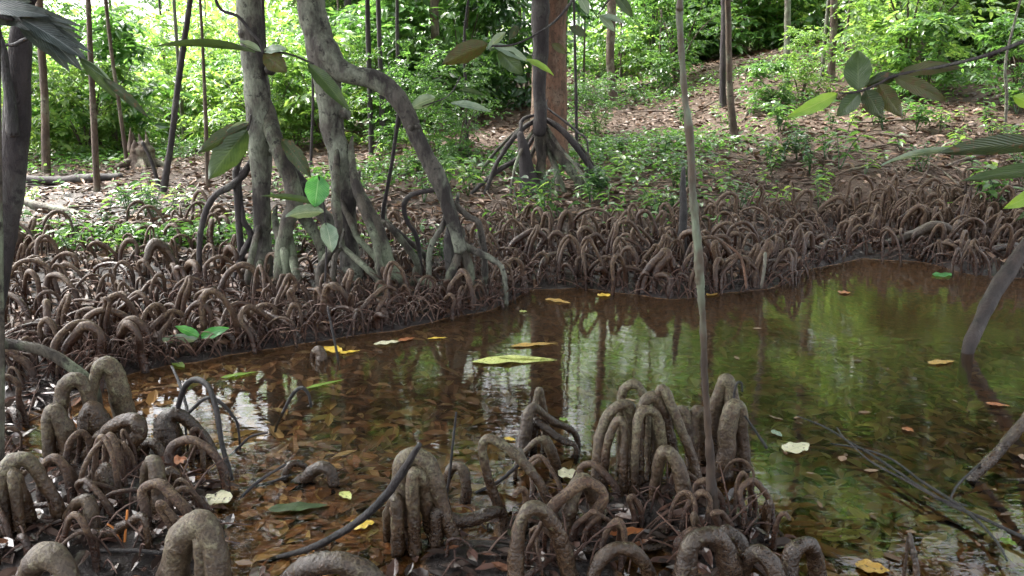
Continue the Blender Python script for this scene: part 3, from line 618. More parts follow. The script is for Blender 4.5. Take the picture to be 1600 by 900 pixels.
# ------------------------------------------------------------------ hero trees
def crown_mesh(name, mat, seed, n_cl, spread, hgt, per=14, ll=.1, lw=.045, clr=.55, droop=.3, base=0.0):
    """leaf sprays gathered on twigs round cluster centres in an ellipsoid volume; gaps stay between the clusters"""
    r = np.random.default_rng(seed); pos = []; d = []; up = []
    th = r.uniform(0, 2 * np.pi, n_cl); rad = spread * np.sqrt(r.uniform(.05, 1, n_cl)); zc = base + hgt * r.uniform(0, 1, n_cl)
    rad *= np.sqrt(np.clip(1 - ((zc - base - hgt * .45) / (hgt * .75)) ** 2, .1, 1))
    for k in range(n_cl):
        c = np.array([rad[k] * math.cos(th[k]), rad[k] * math.sin(th[k]), zc[k]]); ns = r.integers(5, 10)
        for s in range(ns):
            a = r.uniform(0, 2 * np.pi); td = np.array([math.cos(a), math.sin(a), r.uniform(-.35, .45)]); td /= np.linalg.norm(td)
            tl = clr * r.uniform(.5, 1.1); st = c + r.normal(0, clr * .22, 3); side = np.cross(td, [0, 0, 1]); side /= np.linalg.norm(side)
            m_ = per; tt = np.linspace(.15, 1, m_); sg = np.where(np.arange(m_) % 2, 1, -1)
            pp = st + td * tl * tt[:, None] + np.array([0, 0, -1]) * (tl * .3 * tt ** 2)[:, None]
            dd = td * .75 + side * sg[:, None] * .9 + r.normal(0, .28, (m_, 3)) + np.array([0, 0, -droop * .6])
            pos.append(pp); d.append(dd); up.append(np.array([0, 0, 1]) + r.normal(0, .38, (m_, 3)))
    pos, d, up = np.vstack(pos), np.vstack(d), np.vstack(up); N = len(pos)
    V, L, Tt = leaves(pos, d, up, ll * r.uniform(.6, 1.3, N), lw * r.uniform(.7, 1.25, N), droop)
    return mk_mesh(name, V, L, Tt, M[mat], False)
canopyA = crown_mesh('crown', 'leaf_canopy', 5, 75, 2.3, 1.8, 12, .17, .08, .8)
canopyB = crown_mesh('crown', 'leaf_canopy', 6, 75, 2.4, 1.6, 12, .16, .075, .85)

def limbs(mb, top, r0, n, spread, hgt, seed):
    rn = random.Random(seed)
    for k in range(n):
        a = k * 2.4 + rn.uniform(-.4, .4); e = top + Vector((math.cos(a) * spread, math.sin(a) * spread, hgt * rn.uniform(.4, 1)))
        m_ = top.lerp(e, .5) + Vector((0, 0, hgt * .12)); mb.tube([top + Vector((0, 0, -.08)), m_, e], [r0 * .6, r0 * .35, r0 * .1], 6, 4, .05)
def prop(root, pts, Y0, Y1=None, mat='mangrove_root', n=12, fl=False, ll=True):
    p, r = wpts(pts, Y0, Y1)
    if not fl:       # grow out of the wood of the trunk
        p[0] = p[0] + Vector((0, .09, .02)); r[0] *= .75; p[1] = p[1] + Vector((0, .035, 0)); p.insert(0, p[0] + Vector((0, .06, .08))); r.insert(0, r[0] * .5)
    p, r = rooted(p, r, fl, ll)
    return part('prop_root', MB().tube(p, r, n, 7, .13, 1.3).mesh('prop_root', M[mat], root.location), root)

# straight mangrove
b0 = T(410, 432); root = empty('mangrove_tree', b0); Yt = b0.y
tag(root, 'straight grey mangrove trunk on stilt roots, left of the arching one', 'mangrove tree', 'stilt rooted mangroves on the left bank')
p, r = wpts([(408, 475, 40), (411, 425, 31), (411, 370, 27), (409, 310, 27), (408, 260, 31), (406, 215, 38), (403, 170, 39), (398, 100, 38), (389, 20, 38), (384, -60, 39)], Yt)
p += [p[-1] + Vector((-.1, .1, 1.2)), p[-1] + Vector((.1, .3, 3.0))]; r += [r[-1] * .85, r[-1] * .55]
mb = MB().tube(p, r, 20, 8, .09, 1.2); limbs(mb, p[-1], r[-1], 6, 1.5, .9, 1)
for a, b, rr in ((379, 52, 11), (420, 108, 9), (426, 235, 8)): # old branch scars
    q = P(a, b, Yt - .06); mb.tube([q + Vector((0, .06, -.01)), q, q + Vector((0, -.02, 0))], [rr / F * Yt * .9, rr / F * Yt * .75, rr / F * Yt * .3], 8, 3, .1)
part('trunk', mb.mesh('trunk', M['mangrove'], b0), root)
c = part('crown', canopyA, root); c.location = p[-1] - b0 + Vector((0, 0, -.4))
prop(root, [(408, 165, 28), (420, 195, 28), (431, 222, 26), (443, 252, 25), (457, 290, 26), (460, 322, 28), (449, 350, 22), (442, 384, 22), (438, 412, 18), (436, 455, 16)], Yt - .03, Yt - .25, n=16)
prop(root, [(455, 318, 20), (468, 334, 20), (481, 347, 19), (493, 368, 17), (501, 385, 15), (508, 430, 14)], Yt - .05, Yt - .15, n=14)
prop(root, [(447, 372, 12), (455, 400, 14), (461, 420, 13), (470, 455, 12)], Yt - .2, Yt - .35)
prop(root, [(452, 262, 14), (468, 284, 18), (483, 306, 21), (502, 333, 22), (520, 357, 22), (540, 388, 18)], Yt + .15, Yt + .25, 'mangrove', 14)
prop(root, [(394, 245, 12), (380, 270, 12), (362, 290, 11), (340, 302, 10), (324, 324, 10), (314, 360, 9), (311, 405, 9)], Yt, Yt - .1, 'dark', 10)
prop(root, [(368, 288, 9), (373, 312, 9), (381, 345, 9), (393, 372, 10)], Yt, Yt, 'dark', 10)
prop(root, [(388, 215, 8), (378, 232, 9), (370, 262, 10), (369, 290, 10)], Yt, Yt, 'dark', 10)
prop(root, [(396, 362, 12), (384, 384, 10), (374, 408, 9), (366, 440, 9)], Yt - .02, Yt - .2, 'dark')
prop(root, [(402, 352, 12), (396, 380, 11), (390, 415, 11), (386, 445, 10)], Yt - .1, Yt - .3)
prop(root, [(424, 350, 14), (434, 372, 14), (440, 385, 14), (446, 400, 14)], Yt - .1, Yt - .25)
prop(root, [(380, 470, 12), (392, 440, 12), (404, 420, 12), (410, 400, 12)], Yt - .25, Yt - .02, fl=True, ll=False)

# arching mangrove
b0 = T(552, 440); root = empty('mangrove_tree', b0); Yt = b0.y
tag(root, 'mangrove with a dark trunk and a thick limb arching over to the right bank edge', 'mangrove tree', 'stilt rooted mangroves on the left bank')
p, r = wpts([(550, 475, 44), (548, 410, 32), (544, 360, 28), (538, 300, 33), (532, 250, 36), (520, 200, 36), (513, 150, 38), (508, 105, 48), (497, 60, 46), (486, 10, 44), (478, -60, 44)], Yt)
p += [p[-1] + Vector((-.15, .1, 1.2)), p[-1] + Vector((-.2, .4, 3.2))]; r += [r[-1] * .85, r[-1] * .5]
mb = MB().tube(p, r, 22, 8, .10, 1.2); limbs(mb, p[-1], r[-1], 6, 1.6, .9, 2)
q = P(541, 180, Yt - .03); mb.tube([P(528, 176, Yt), P(540, 178, Yt - .04), P(545, 186, Yt - .05)], [.035, .035, .012], 8, 4, .15)
part('trunk', mb.mesh('trunk', M['mangrove'], b0), root)
c = part('crown', canopyB, root); c.location = p[-1] - b0 + Vector((0, 0, -.4))
p, r = wpts([(498, 58, 34), (512, 84, 42), (530, 106, 35), (556, 118, 30), (583, 124, 30), (608, 138, 30), (625, 160, 29), (638, 182, 27), (651, 213, 25), (668, 247, 26), (686, 280, 27), (699, 318, 23), (709, 352, 20), (720, 392, 20)], Yt - .03, Yt - .22)
mb = MB().tube(p, r, 20, 8, .10, 1.2)
for a, b in ((641, 200), (652, 198)):
    q = P(a, b, Yt - .2); mb.tube([q + Vector((0, .05, 0)), q, q + Vector((0, -.01, 0))], [.022, .018, .006], 8, 3, .1)
part('limb', mb.mesh('limb', M['mangrove'], b0), root)
Yl = Yt - .22
prop(root, [(719, 384, 14), (713, 408, 13), (702, 432, 12), (690, 465, 10)], Yl, Yl - .1)
prop(root, [(720, 385, 16), (729, 408, 15), (735, 432, 15), (736, 468, 14)], Yl, Yl)
prop(root, [(722, 388, 14), (742, 394, 11), (764, 402, 9), (784, 418, 8), (790, 450, 8)], Yl, Yl - .05, 'mangrove')
prop(root, [(714, 330, 11), (730, 338, 10), (746, 346, 10), (752, 366, 10), (757, 400, 10)], Yl, Yl + .1, 'mangrove')
prop(root, [(700, 318, 9), (694, 346, 10), (684, 366, 9), (674, 384, 9), (670, 410, 9)], Yl + .02, Yl + .1, 'mangrove')
prop(root, [(690, 302, 8), (662, 300, 8), (640, 306, 8), (631, 322, 8), (636, 345, 7), (650, 368, 7), (656, 400, 7)], Yl, Yl + .2, 'dark', 8)
prop(root, [(700, 330, 16), (704, 360, 16), (702, 385, 18), (706, 430, 18)], Yl + .08, Yl + .1, 'dark')
prop(root, [(523, 235, 12), (523, 280, 13), (525, 320, 15), (529, 350, 13), (522, 382, 14), (509, 406, 14), (499, 422, 13), (500, 450, 13), (502, 485, 12)], Yt - .14, Yt - .35, n=14)
prop(root, [(545, 240, 12), (553, 285, 14), (565, 318, 15), (578, 350, 14), (587, 380, 12), (591, 405, 11), (592, 440, 13), (587, 488, 9)], Yt - .14, Yt - .4, n=14)
prop(root, [(556, 296, 15), (572, 325, 20), (586, 352, 23), (597, 384, 25), (607, 412, 21), (628, 436, 15), (650, 458, 12)], Yt - .05, Yt - .2, n=14)
prop(root, [(530, 323, 10), (546, 346, 11), (560, 373, 10), (580, 394, 10), (596, 415, 10), (616, 433, 10), (642, 456, 9)], Yt - .15, Yt - .3)
prop(root, [(532, 392, 9), (552, 404, 10), (572, 418, 11), (592, 440, 11), (612, 472, 9)], Yt - .3, Yt - .4)
prop(root, [(566, 350, 9), (596, 348, 9), (616, 362, 10), (634, 384, 11), (652, 412, 11)], Yt + .05, Yt - .05)
prop(root, [(600, 350, 8), (630, 372, 9), (660, 395, 8), (672, 420, 7)], Yt + .15, Yt + .2)
prop(root, [(530, 395, 7), (522, 402, 8), (520, 430, 10), (516, 470, 9)], Yt - .3, Yt - .38)
prop(root, [(645, 448, 12), (665, 442, 12), (684, 456, 12), (690, 480, 10)], Yt - .25, Yt - .35)
# thin stem hanging from the limb
mb = MB(); p, r = wpts([(624, 176, 8), (618, 215, 6), (613, 250, 6), (606, 290, 6), (598, 345, 7)], Yt - .12, Yt + .1); p, r = rooted(p, r, False)
part('aerial_root', mb.tube(p, r, 8, 6, .1).mesh('aerial_root', M['dark'], b0), root)

# small stilt tree in the middle
b0 = T(842, 300); root = empty('mangrove_tree', b0); Yt = b0.y
tag(root, 'slender dark mangrove on a fan of stilt roots in front of the tall red trunk', 'mangrove tree')
p, r = wpts([(842, 210, 20), (845, 180, 20), (843, 130, 20), (845, 70, 26), (844, 0, 28), (846, -60, 26)], Yt)
p += [p[-1] + Vector((.1, 0, 1.5)), p[-1] + Vector((-.1, .3, 3.4))]; r += [r[-1] * .8, r[-1] * .5]
mb = MB().tube(p, r, 14, 7, .14, 1.2); limbs(mb, p[-1], r[-1], 5, 1.3, .8, 3)
part('trunk', mb.mesh('trunk', M['dark'], b0), root); c = part('crown', canopyA, root); c.location = p[-1] - b0 + Vector((0, 0, -.5))
for pts, mt in [([(850, 188, 10), (874, 200, 10), (896, 224, 10), (916, 252, 9), (935, 280, 8), (950, 306, 8)], 'dark'), ([(840, 190, 9), (818, 200, 8), (796, 224, 8), (778, 252, 7), (766, 280, 7), (758, 304, 7)], 'dark'),
                ([(838, 182, 6), (818, 186, 6), (814, 200, 6), (820, 236, 5)], 'dark'), ([(846, 196, 16), (858, 222, 14), (876, 248, 14), (892, 268, 14), (910, 292, 13)], 'mangrove_root'),
                ([(842, 190, 14), (841, 220, 13), (844, 250, 11), (838, 280, 10), (834, 312, 9)], 'mangrove_root'), ([(845, 195, 12), (850, 225, 11), (848, 262, 10), (850, 306, 10)], 'mangrove_root'),
                ([(848, 205, 10), (860, 240, 10), (870, 266, 9), (882, 300, 8)], 'mangrove_root'), ([(836, 215, 8), (812, 246, 8), (782, 264, 8), (750, 290, 7), (735, 306, 6)], 'dark'),
                ([(856, 172, 4), (880, 188, 4), (902, 206, 4), (918, 226, 3)], 'dark'), ([(866, 262, 6), (848, 285, 6), (838, 312, 6)], 'grey'), ([(880, 250, 5), (910, 262, 5), (938, 280, 5), (955, 300, 5)], 'dark')]:
    prop(root, pts, Yt, Yt - .15, mt, 9)
for pts, dy in [([(838, 200, 6), (822, 222, 6), (806, 256, 5), (798, 300, 5)], -.5), ([(852, 196, 6), (872, 226, 6), (902, 262, 5), (926, 300, 5)], -.5), ([(848, 184, 6), (884, 206, 5), (918, 244, 5), (938, 288, 5)], .4), ([(840, 186, 5), (806, 206, 5), (776, 236, 5), (742, 282, 5)], .4), ([(843, 215, 8), (826, 256, 7), (818, 312, 6)], -.3), ([(848, 220, 8), (866, 262, 7), (872, 312, 6)], -.4)]:
    prop(root, pts, Yt, Yt + dy, 'mangrove_root', 8)
def simple_trunk(name, pts, base, mat, label, cat, group=None, up=None, crown=None, n=12, parts=(), Yo=0, lump=.08):
    b0 = T(*base); root = empty(name, b0); tag(root, label, cat, group)
    p, r = wpts(pts, b0.y + Yo); p, r = rooted(p, r, False, True)
    if up: p = [p[0] + Vector(up)] + [p[0] + Vector(up) * .5 + Vector((.05, .05, 0))] + p; r = [r[0] * .6, r[0] * .85] + r
    mb = MB().tube(p, r, n, 7, lump, 1.2)
    if crown is not None: limbs(mb, p[0], r[0], 5, 1.3, .8, 9)
    part('trunk', mb.mesh('trunk', M[mat], b0), root)
    if crown is not None:
        c = part('crown', crown, root); c.location = p[0] - b0 + Vector((0, 0, -.4))
    for ps, mt in parts:
        q, rr = wpts(ps, b0.y + Yo); part('branch', MB().tube(q, rr, 8, 6, .08).mesh('branch', M[mt], b0), root)
    return root
simple_trunk('rainforest_tree', [(864, -60, 50), (860, 20, 52), (858, 120, 54), (857, 200, 58), (858, 260, 66), (858, 296, 84)], (858, 268), 'red', 'tall straight tree with smooth reddish brown bark behind the stilt rooted mangrove', 'tree', None, (0, .3, 5), canopyB, 20)
simple_trunk('tree_stump', [(812, 208, 10), (818, 232, 18), (822, 262, 24), (828, 292, 34), (832, 312, 44)], (828, 306), 'dark', 'jagged dark stump leaning beside the stilt roots of the slender mangrove', 'stump')
simple_trunk('tree_stump', [(1068, 262, 6), (1067, 290, 10), (1068, 330, 12), (1066, 365, 14), (1064, 396, 22)], (1065, 402), 'blackwet', 'short black dead stem standing at the bank behind the lichen pole', 'stump')
# lichen pole in the foreground
b0 = T(1114, 822); root = empty('sapling', b0); tag(root, 'slender pole like foreground sapling with pale green lichen and a muddy foot', 'sapling')
p, r = wpts([(1060, -60, 12), (1061, 10, 12), (1065, 80, 11), (1070, 150, 12), (1078, 215, 15), (1080, 260, 13), (1084, 320, 14), (1090, 385, 15), (1093, 430, 17), (1095, 455, 13), (1098, 500, 12), (1100, 560, 12), (1103, 620, 12), (1108, 690, 13), (1111, 750, 18), (1114, 800, 26), (1116, 832, 36)], b0.y)
r = [q * .88 for q in r]; p, r = rooted(p, r, False); p = [p[0] + Vector((-.2, .2, 2.6)), p[0] + Vector((-.08, .1, 1.2))] + p; r = [.006, .011] + r
part('trunk', MB().tube(p, r, 14, 9, .17, .8, ring=.05).mesh('trunk', M['pole'], b0), root)
sapcrown = crown_mesh('crown', 'leaf_canopy', 15, 16, .8, .8, 9, .16, .07, .5); c = part('crown', sapcrown, root); c.location = p[0] - b0 + Vector((0, 0, -.4))
# trees at the left edge
b0 = P(-32, 640, 3.2); b0.z = hz(b0.x, b0.y); root = empty('mangrove_tree', b0); tag(root, 'dark leaning trunk at the left edge with a bent green stilt root', 'mangrove tree')
p, r = wpts([(48, -60, 30), (38, 0, 30), (32, 60, 32), (29, 120, 37), (26, 190, 40), (20, 260, 40), (12, 330, 38), (2, 400, 36), (-12, 480, 34), (-24, 560, 34), (-32, 640, 36)], 3.2)
p, r = rooted(p, r, False); p = [p[0] + Vector((.3, .4, 2.4)), p[0] + Vector((.1, .2, 1.0))] + p; r = [r[0] * .5, r[0] * .8] + r
mb = MB().tube(p, r, 18, 7, .08, 1.0); limbs(mb, p[0], r[0], 5, 1.2, .7, 4); part('trunk', mb.mesh('trunk', M['dark'], b0), root)
q, rr = wpts([(-22, 10, 8), (-6, 40, 9), (4, 75, 11), (10, 120, 14), (17, 165, 18), (20, 210, 20)], 3.13); part('branch', MB().tube(q, rr, 10, 6, .1).mesh('branch', M['blackwet'], b0), root)
q, rr = wpts([(10, 70, 5), (22, 70, 6), (34, 64, 7), (44, 60, 7)], 3.05); part('branch', MB().tube(q, rr, 8, 6, .15).mesh('branch', M['blackwet'], b0), root)
q, rr = wpts([(-20, 530, 18), (10, 537, 16), (45, 542, 16), (80, 553, 17), (112, 574, 17), (136, 592, 16), (150, 612, 14), (158, 660, 13)], 3.25, 3.3); q, rr = rooted(q, rr, False); part('prop_root', MB().tube(q, rr, 12, 7, .08).mesh('prop_root', M['mangrove_root'], b0), root)
c = part('crown', canopyA, root); c.location = p[0] - b0 + Vector((0, 0, -.3)); c.rotation_euler = (0, 0, 2)
b1 = P(2, 720, 2.75); b1.z = hz(b1.x, b1.y); root = empty('sapling', b1); tag(root, 'thin mossy stem running down the extreme left edge', 'sapling')
p, r = wpts([(-3, -60, 7), (-2, 200, 8), (1, 420, 9), (2, 540, 10), (2, 640, 10), (1, 740, 12)], 2.75); p, r = rooted(p, r, False); part('trunk', MB().tube(p, r, 10, 6, .08).mesh('trunk', M['mangrove_root'], b1), root)
# leaning trunk in the water at the right
p, r = wpts([(1690, 210, 18), (1650, 300, 20), (1612, 372, 22), (1585, 410, 23), (1560, 448, 24), (1542, 480, 24), (1528, 512, 22), (1512, 550, 20)], 4.9, 4.35); p, r = rooted(p, r, False, dep=.12); b0 = baseof(p)
root = empty('mangrove_tree', b0); tag(root, 'bare trunk leaning out of the pond at the right edge', 'mangrove tree')
part('trunk', MB().tube(p, r, 14, 7, .10).mesh('trunk', bark('leaning_bark', (.016, .010, .009), (.042, .028, .024), (.09, .08, .065), .15, 9, .6), b0), root)
q = p[0]; mb = MB().tube([q, q + Vector((.3, .2, .8)), q + Vector((.4, .4, 2.2))], [r[0], r[0] * .8, r[0] * .4], 12, 5, .06); part('upper_trunk', mb.mesh('upper_trunk', M['brown'], b0), root)
c = part('crown', canopyB, root); c.location = q + Vector((.4, .4, 1.9)) - b0; c.rotation_euler = (0, 0, 1)

# thin trunks of the wood behind
TH = [([(1137, -60, 9), (1138, 30, 10), (1139, 90, 10), (1141, 150, 11), (1146, 200, 13), (1148, 226, 18)], (1147, 222), 'brown', 'thin brown trunk standing on the slope right of the lichen pole'),
      ([(1134, -60, 11), (1132, 30, 11), (1130, 80, 10), (1129, 130, 10), (1130, 172, 12)], (1130, 168), 'dark', 'dark trunk partly hidden behind the thin brown trunk on the slope'),
      ([(956, -40, 14), (955, 40, 14), (953, 90, 13), (956, 130, 14), (960, 176, 18)], (958, 172), 'brown', 'short looking grey brown trunk in the middle of the leafy slope'),
      ([(1234, -60, 10), (1231, 0, 10), (1230, 60, 10), (1229, 110, 11), (1229, 150, 12)], (1229, 148), 'grey', 'pale grey trunk among the bushes at the top of the slope'),
      ([(896, -60, 4), (898, 60, 4), (900, 150, 5), (901, 240, 5)], (901, 240), 'dark', 'very thin straight stem just right of the tall red trunk'),
      ([(138, -60, 8), (138, 0, 8), (142, 100, 9), (147, 200, 10), (152, 300, 11)], (152, 300), 'brown', 'slim dark upright stem in the bright wood at the left, second from the edge'),
      ([(160, -60, 6), (165, 0, 6), (174, 80, 6), (184, 150, 6), (196, 235, 7)], (198, 262), 'brown', 'thin slanting stem right of the slim dark upright one'),
      ([(303, -60, 9), (297, 0, 9), (287, 70, 10), (277, 140, 10), (269, 210, 10), (260, 270, 11), (254, 305, 14)], (254, 304), 'dark', 'dark leaning trunk in the bright wood left of the straight mangrove'),
      ([(312, -60, 5), (316, 60, 5), (320, 150, 6), (325, 290, 8)], (326, 292), 'brown', 'thin reddish stem between the dark leaning trunk and the straight mangrove'),
      ([(490, 90, 4), (489, 160, 4), (486, 250, 5)], (486, 262), 'dark', 'hair thin stem seen between the two mangroves'),
      ([(680, -40, 14), (678, 10, 14), (680, 60, 13), (682, 130, 14), (684, 195, 16)], (684, 205), 'brown', 'brown trunk half hidden in the bush between mangroves and red trunk'),
      ([(1305, -40, 12), (1303, 30, 12), (1300, 90, 12), (1298, 130, 14)], (1298, 130), 'brown', 'blurred brown trunk deep in the upper right bushes'),
      ([(725, 60, 4), (728, 140, 5), (730, 232, 6)], (730, 236), 'dark', 'dark thin stem standing below the glossy bush left of the red trunk'),
      ([(1572, 90, 4), (1573, 150, 5), (1570, 200, 5)], (1571, 206), 'grey', 'pale bare stem near the right edge below the bushes'),
      ([(60, -60, 12), (64, 60, 12), (70, 160, 12), (72, 262, 14)], (72, 270), 'brown', 'hazy trunk in the bright wood close behind the left edge trunk')]
for pts, base, mt, lab in TH:
    thin = pts[0][2] < 7
    simple_trunk('understory_tree', pts, base, mt, lab, 'tree', 'slender trunks of the wood', (random.uniform(-.3, .3), .2, 1.6 if thin else 4.2), sapcrown, 8, [([(222, 222, 5), (236, 250, 6), (246, 282, 7), (254, 300, 8)], 'dark')] if base[0] == 254 else [])
# short curved low twin and logs
def lying(name, label, cat, pts, Y0, Y1, mat, group=None, n=10, lump=.1):
    p, r = wpts(pts, Y0, Y1); o = baseof(p); ob = link(name, MB().tube(p, r, n, 6, lump, 1.2).mesh(name, M[mat], o), None, o); return tag(ob, label, cat, group)
yl = T(60, 330).y
lying('log', 'grey fallen log with a broken end beside the left edge trunk', 'log', [(30, 312, 12), (60, 322, 14), (95, 328, 14), (125, 336, 10), (150, 342, 6)], yl, yl - .2, 'grey', 'fallen wood on the left bank')
lying('log', 'dark fallen log across the bright undergrowth at the left', 'log', [(40, 280, 12), (90, 282, 14), (140, 278, 14), (190, 276, 10)], T(100, 290).y, T(100, 290).y, 'dark', 'fallen wood on the left bank')
lying('fallen_branch', 'pale curved branch lying on the litter left of the mangroves', 'branch', [(196, 312, 6), (225, 314, 7), (255, 324, 7), (282, 338, 6), (300, 352, 5)], T(220, 318).y, T(290, 345).y, 'grey', 'fallen wood on the left bank')
lying('fallen_branch', 'thin dark branch slanting up the slope right of the red trunk', 'branch', [(960, 148, 4), (990, 138, 4), (1030, 128, 4), (1065, 116, 3)], T(960, 152).y, T(1060, 125).y, 'dark')
b0 = T(222, 262); mb = MB().tube([b0 + Vector((0, 0, -.1)), b0 + Vector((0, 0, .1)), b0 + Vector((.02, 0, .24)), b0 + Vector((.03, 0, .30))], [.24, .17, .15, .13], 16, 8, .3, 2.2)
for k in range(7):
    a = k * .9; v = b0 + Vector((math.cos(a) * .11, math.sin(a) * .11, .22)); mb.tube([v, v + Vector((0, 0, .12)), v + Vector((random.uniform(-.03, .03), 0, random.uniform(.16, .34)))], [.05, .035, .006], 6, 4, .3)
for k in range(5):
    a = k * 1.3; mb.tube([b0 + Vector((math.cos(a) * .12, math.sin(a) * .12, .10)), b0 + Vector((math.cos(a) * .28, math.sin(a) * .28, .05)), b0 + Vector((math.cos(a) * .45, math.sin(a) * .45, -.05))], [.06, .04, .02], 7, 4, .2)
o = link('tree_stump', mb.mesh('tree_stump', M['brown'], b0), None, b0); tag(o, 'rotten dark stump with a splintered top in the bright undergrowth at the left', 'stump')

# ------------------------------------------------------------------ sticks, stems and twigs
def stick(label, pts, Y0, Y1, mat='blackwet', cat='stick', name='stick', ends=(False, False), group='sticks and thin stems'):
    p, r = wpts(pts, Y0, Y1)
    if group.startswith('bundle'):   # these lie just above the water
        p = [G(a, b, .035 - .02 * k / len(pts) + (len(label) % 5) * .006) for k, (a, b, _) in enumerate(pts)]; r = [q[2] * .5 / F * math.hypot(v.y, 1.3) for q, v in zip(pts, p)]
    if any(ends): p, r = rooted(p, r, *ends)
    o = baseof(p); ob = link(name, MB().tube(p, r, 9, 7, .10, 1.3).mesh(name, M[mat], o), None, o); return tag(ob, label, cat, group)
stick('long black bent stick rising from the water across the massive knee root', [(396, 882, 6), (430, 872, 8), (480, 858, 10), (530, 834, 12), (575, 802, 13), (608, 768, 14), (632, 732, 13), (656, 694, 8)], 2.36, 2.2)
stick('black stick lying from the bottom left corner towards the giant grey knee root', [(108, 876, 7), (150, 862, 7), (200, 860, 7), (252, 864, 7)], 2.3, 2.24)
stick('thin upright black rod in the water right of the massive knee root', [(713, 644, 3.5), (708, 690, 4), (702, 745, 4.5), (694, 792, 5)], 2.68, 2.68)
stick('tall arching dark stem with a double bend beside the left foreground tangle', [(268, 690, 8), (277, 640, 8), (290, 603, 9), (308, 593, 10), (326, 606, 9), (338, 640, 9), (346, 690, 8), (358, 735, 8), (368, 776, 8)], 3.15, 2.85, ends=(True, True))
stick('smaller dark arch crossing the tall double bend stem', [(290, 660, 4), (304, 636, 6), (326, 621, 6), (346, 630, 6), (362, 648, 5), (372, 668, 4)], 3.2, 3.2, ends=(True, True))
stick('slanting thin stem behind the tall double bend stem', [(268, 572, 4), (280, 598, 5), (290, 630, 5), (298, 670, 6)], 3.4, 3.2, ends=(False, True))
stick('slender hooked stem standing alone in the brown reflection', [(430, 674, 4), (442, 645, 5), (458, 615, 6), (472, 606, 6), (482, 616, 5), (486, 636, 4)], 3.5, 3.5, ends=(True, False))
stick('forked dead twig curving over the shallow water at the left', [(350, 720, 3), (372, 700, 4), (392, 682, 4), (418, 676, 4)], 3.1, 3.1, 'dark')
stick('long thin twig slanting from the pale leaf towards the small hoop root', [(356, 800, 4), (382, 772, 5), (410, 748, 5), (446, 726, 4)], 2.7, 2.8, 'dark')
stick('level thin twig left of the small hoop root', [(346, 766, 6), (380, 764, 6), (415, 756, 5), (455, 742, 4)], 2.78, 2.85)
stick('fine upright stem standing in the water below the arching mangrove', [(512, 480, 3), (520, 520, 4), (528, 560, 4), (534, 600, 3)], 4.3, 4.2)
stick('long dark twig with a fork at its tip reaching over the right water', [(1246, 650, 1.9), (1290, 668, 3.1), (1330, 692, 3.7), (1380, 722, 4.3), (1430, 756, 5.0), (1480, 786, 5.6), (1540, 812, 5.6), (1620, 850, 5.6)], 3.25, 2.5, group='bundle of twigs in the right water')
stick('middle twig of the bundle slanting down to the right', [(1298, 693, 1.9), (1340, 700, 3.1), (1390, 716, 3.7), (1440, 752, 4.3), (1490, 784, 5.0), (1530, 816, 5.0), (1560, 850, 4.3), (1574, 876, 3.1)], 3.1, 2.42, group='bundle of twigs in the right water')
stick('lowest greyish twig of the bundle', [(1330, 694, 1.9), (1362, 722, 3.1), (1410, 748, 3.7), (1470, 780, 3.7), (1510, 790, 3.1)], 3.0, 2.65, 'dark', group='bundle of twigs in the right water')
stick('short thin spur pointing up from the twig bundle', [(1308, 668, 2), (1318, 684, 3), (1332, 696, 3)], 3.1, 3.05, group='bundle of twigs in the right water')
stick('curved thin twig near the thick root at the right edge', [(1484, 780, 4), (1496, 758, 4), (1520, 735, 4), (1545, 715, 4)], 2.7, 2.9)
stick('small dark twig leaning on the silvery knee root by the lichen pole', [(1164, 650, 3), (1178, 670, 4), (1198, 700, 5)], 2.9, 2.85)
stick('thin black hook above the silvery knee root', [(1150, 650, 4), (1147, 622, 4), (1151, 600, 4), (1158, 598, 4), (1160, 612, 3)], 3.0, 3.0)
stick('pale forked dead twig hanging over the broad arch root', [(812, 700, 6), (828, 735, 7), (846, 770, 7), (862, 800, 7), (872, 830, 6), (890, 856, 4)], 2.62, 2.4, 'grey')
stick('stem slanting out of the water left of the long loop', [(744, 770, 5), (780, 752, 6), (806, 730, 6), (826, 716, 5)], 2.75, 2.85, 'dark')
for lb_, pts_, m2_ in [('long dark root lying across the far mud at the pond corner', [(1376, 384, 8), (1400, 376, 14), (1430, 366, 16), (1462, 352, 15), (1486, 362, 14), (1500, 384, 10)], 'knee_dark'),
                 ('thick root lying along the mud below the far right slope', [(1484, 402, 6), (1510, 394, 12), (1545, 392, 13), (1585, 384, 12), (1620, 390, 8)], 'knee_dark'),
                 ('pale straight root lying by the water left of the black stump', [(872, 428, 5), (890, 427, 6), (912, 429, 6)], 'knee_pale'),
                 ('low humped root on the bank below the slender stilt rooted mangrove', [(846, 412, 7), (856, 402, 10), (870, 400, 11), (884, 412, 9)], 'knee'),
                 ('brown root lying under the roots of the arching mangrove', [(500, 486, 8), (518, 482, 10), (545, 494, 10), (572, 508, 9)], 'knee'),
                 ('arched thick root between the glossy seedling and the straight mangrove', [(226, 430, 10), (234, 390, 14), (246, 380, 16), (262, 396, 18), (272, 425, 18)], 'knee'),
                 ('long root lying on the mud right of the lichen pole', [(1228, 388, 8), (1252, 384, 11), (1280, 390, 11), (1300, 400, 8)], 'knee_dark')]:
    p, r = wpts(pts_, T(pts_[0][0], pts_[0][1]).y - .06, T(pts_[-1][0], pts_[-1][1]).y - .06); p, r = rooted(p, r); o_ = baseof(p)
    tag(link('surface_root', MB().tube(p, r, 12, 7, .13, 1.2).mesh('surface_root', M[m2_], o_), None, o_), lb_, 'root', 'thick roots lying on the banks')
stick('orange hanging rootlet among the bank roots by the lichen pole', [(1130, 378, 3), (1156, 400, 4), (1164, 430, 4), (1166, 450, 3)], 5.6, 5.5, 'red')
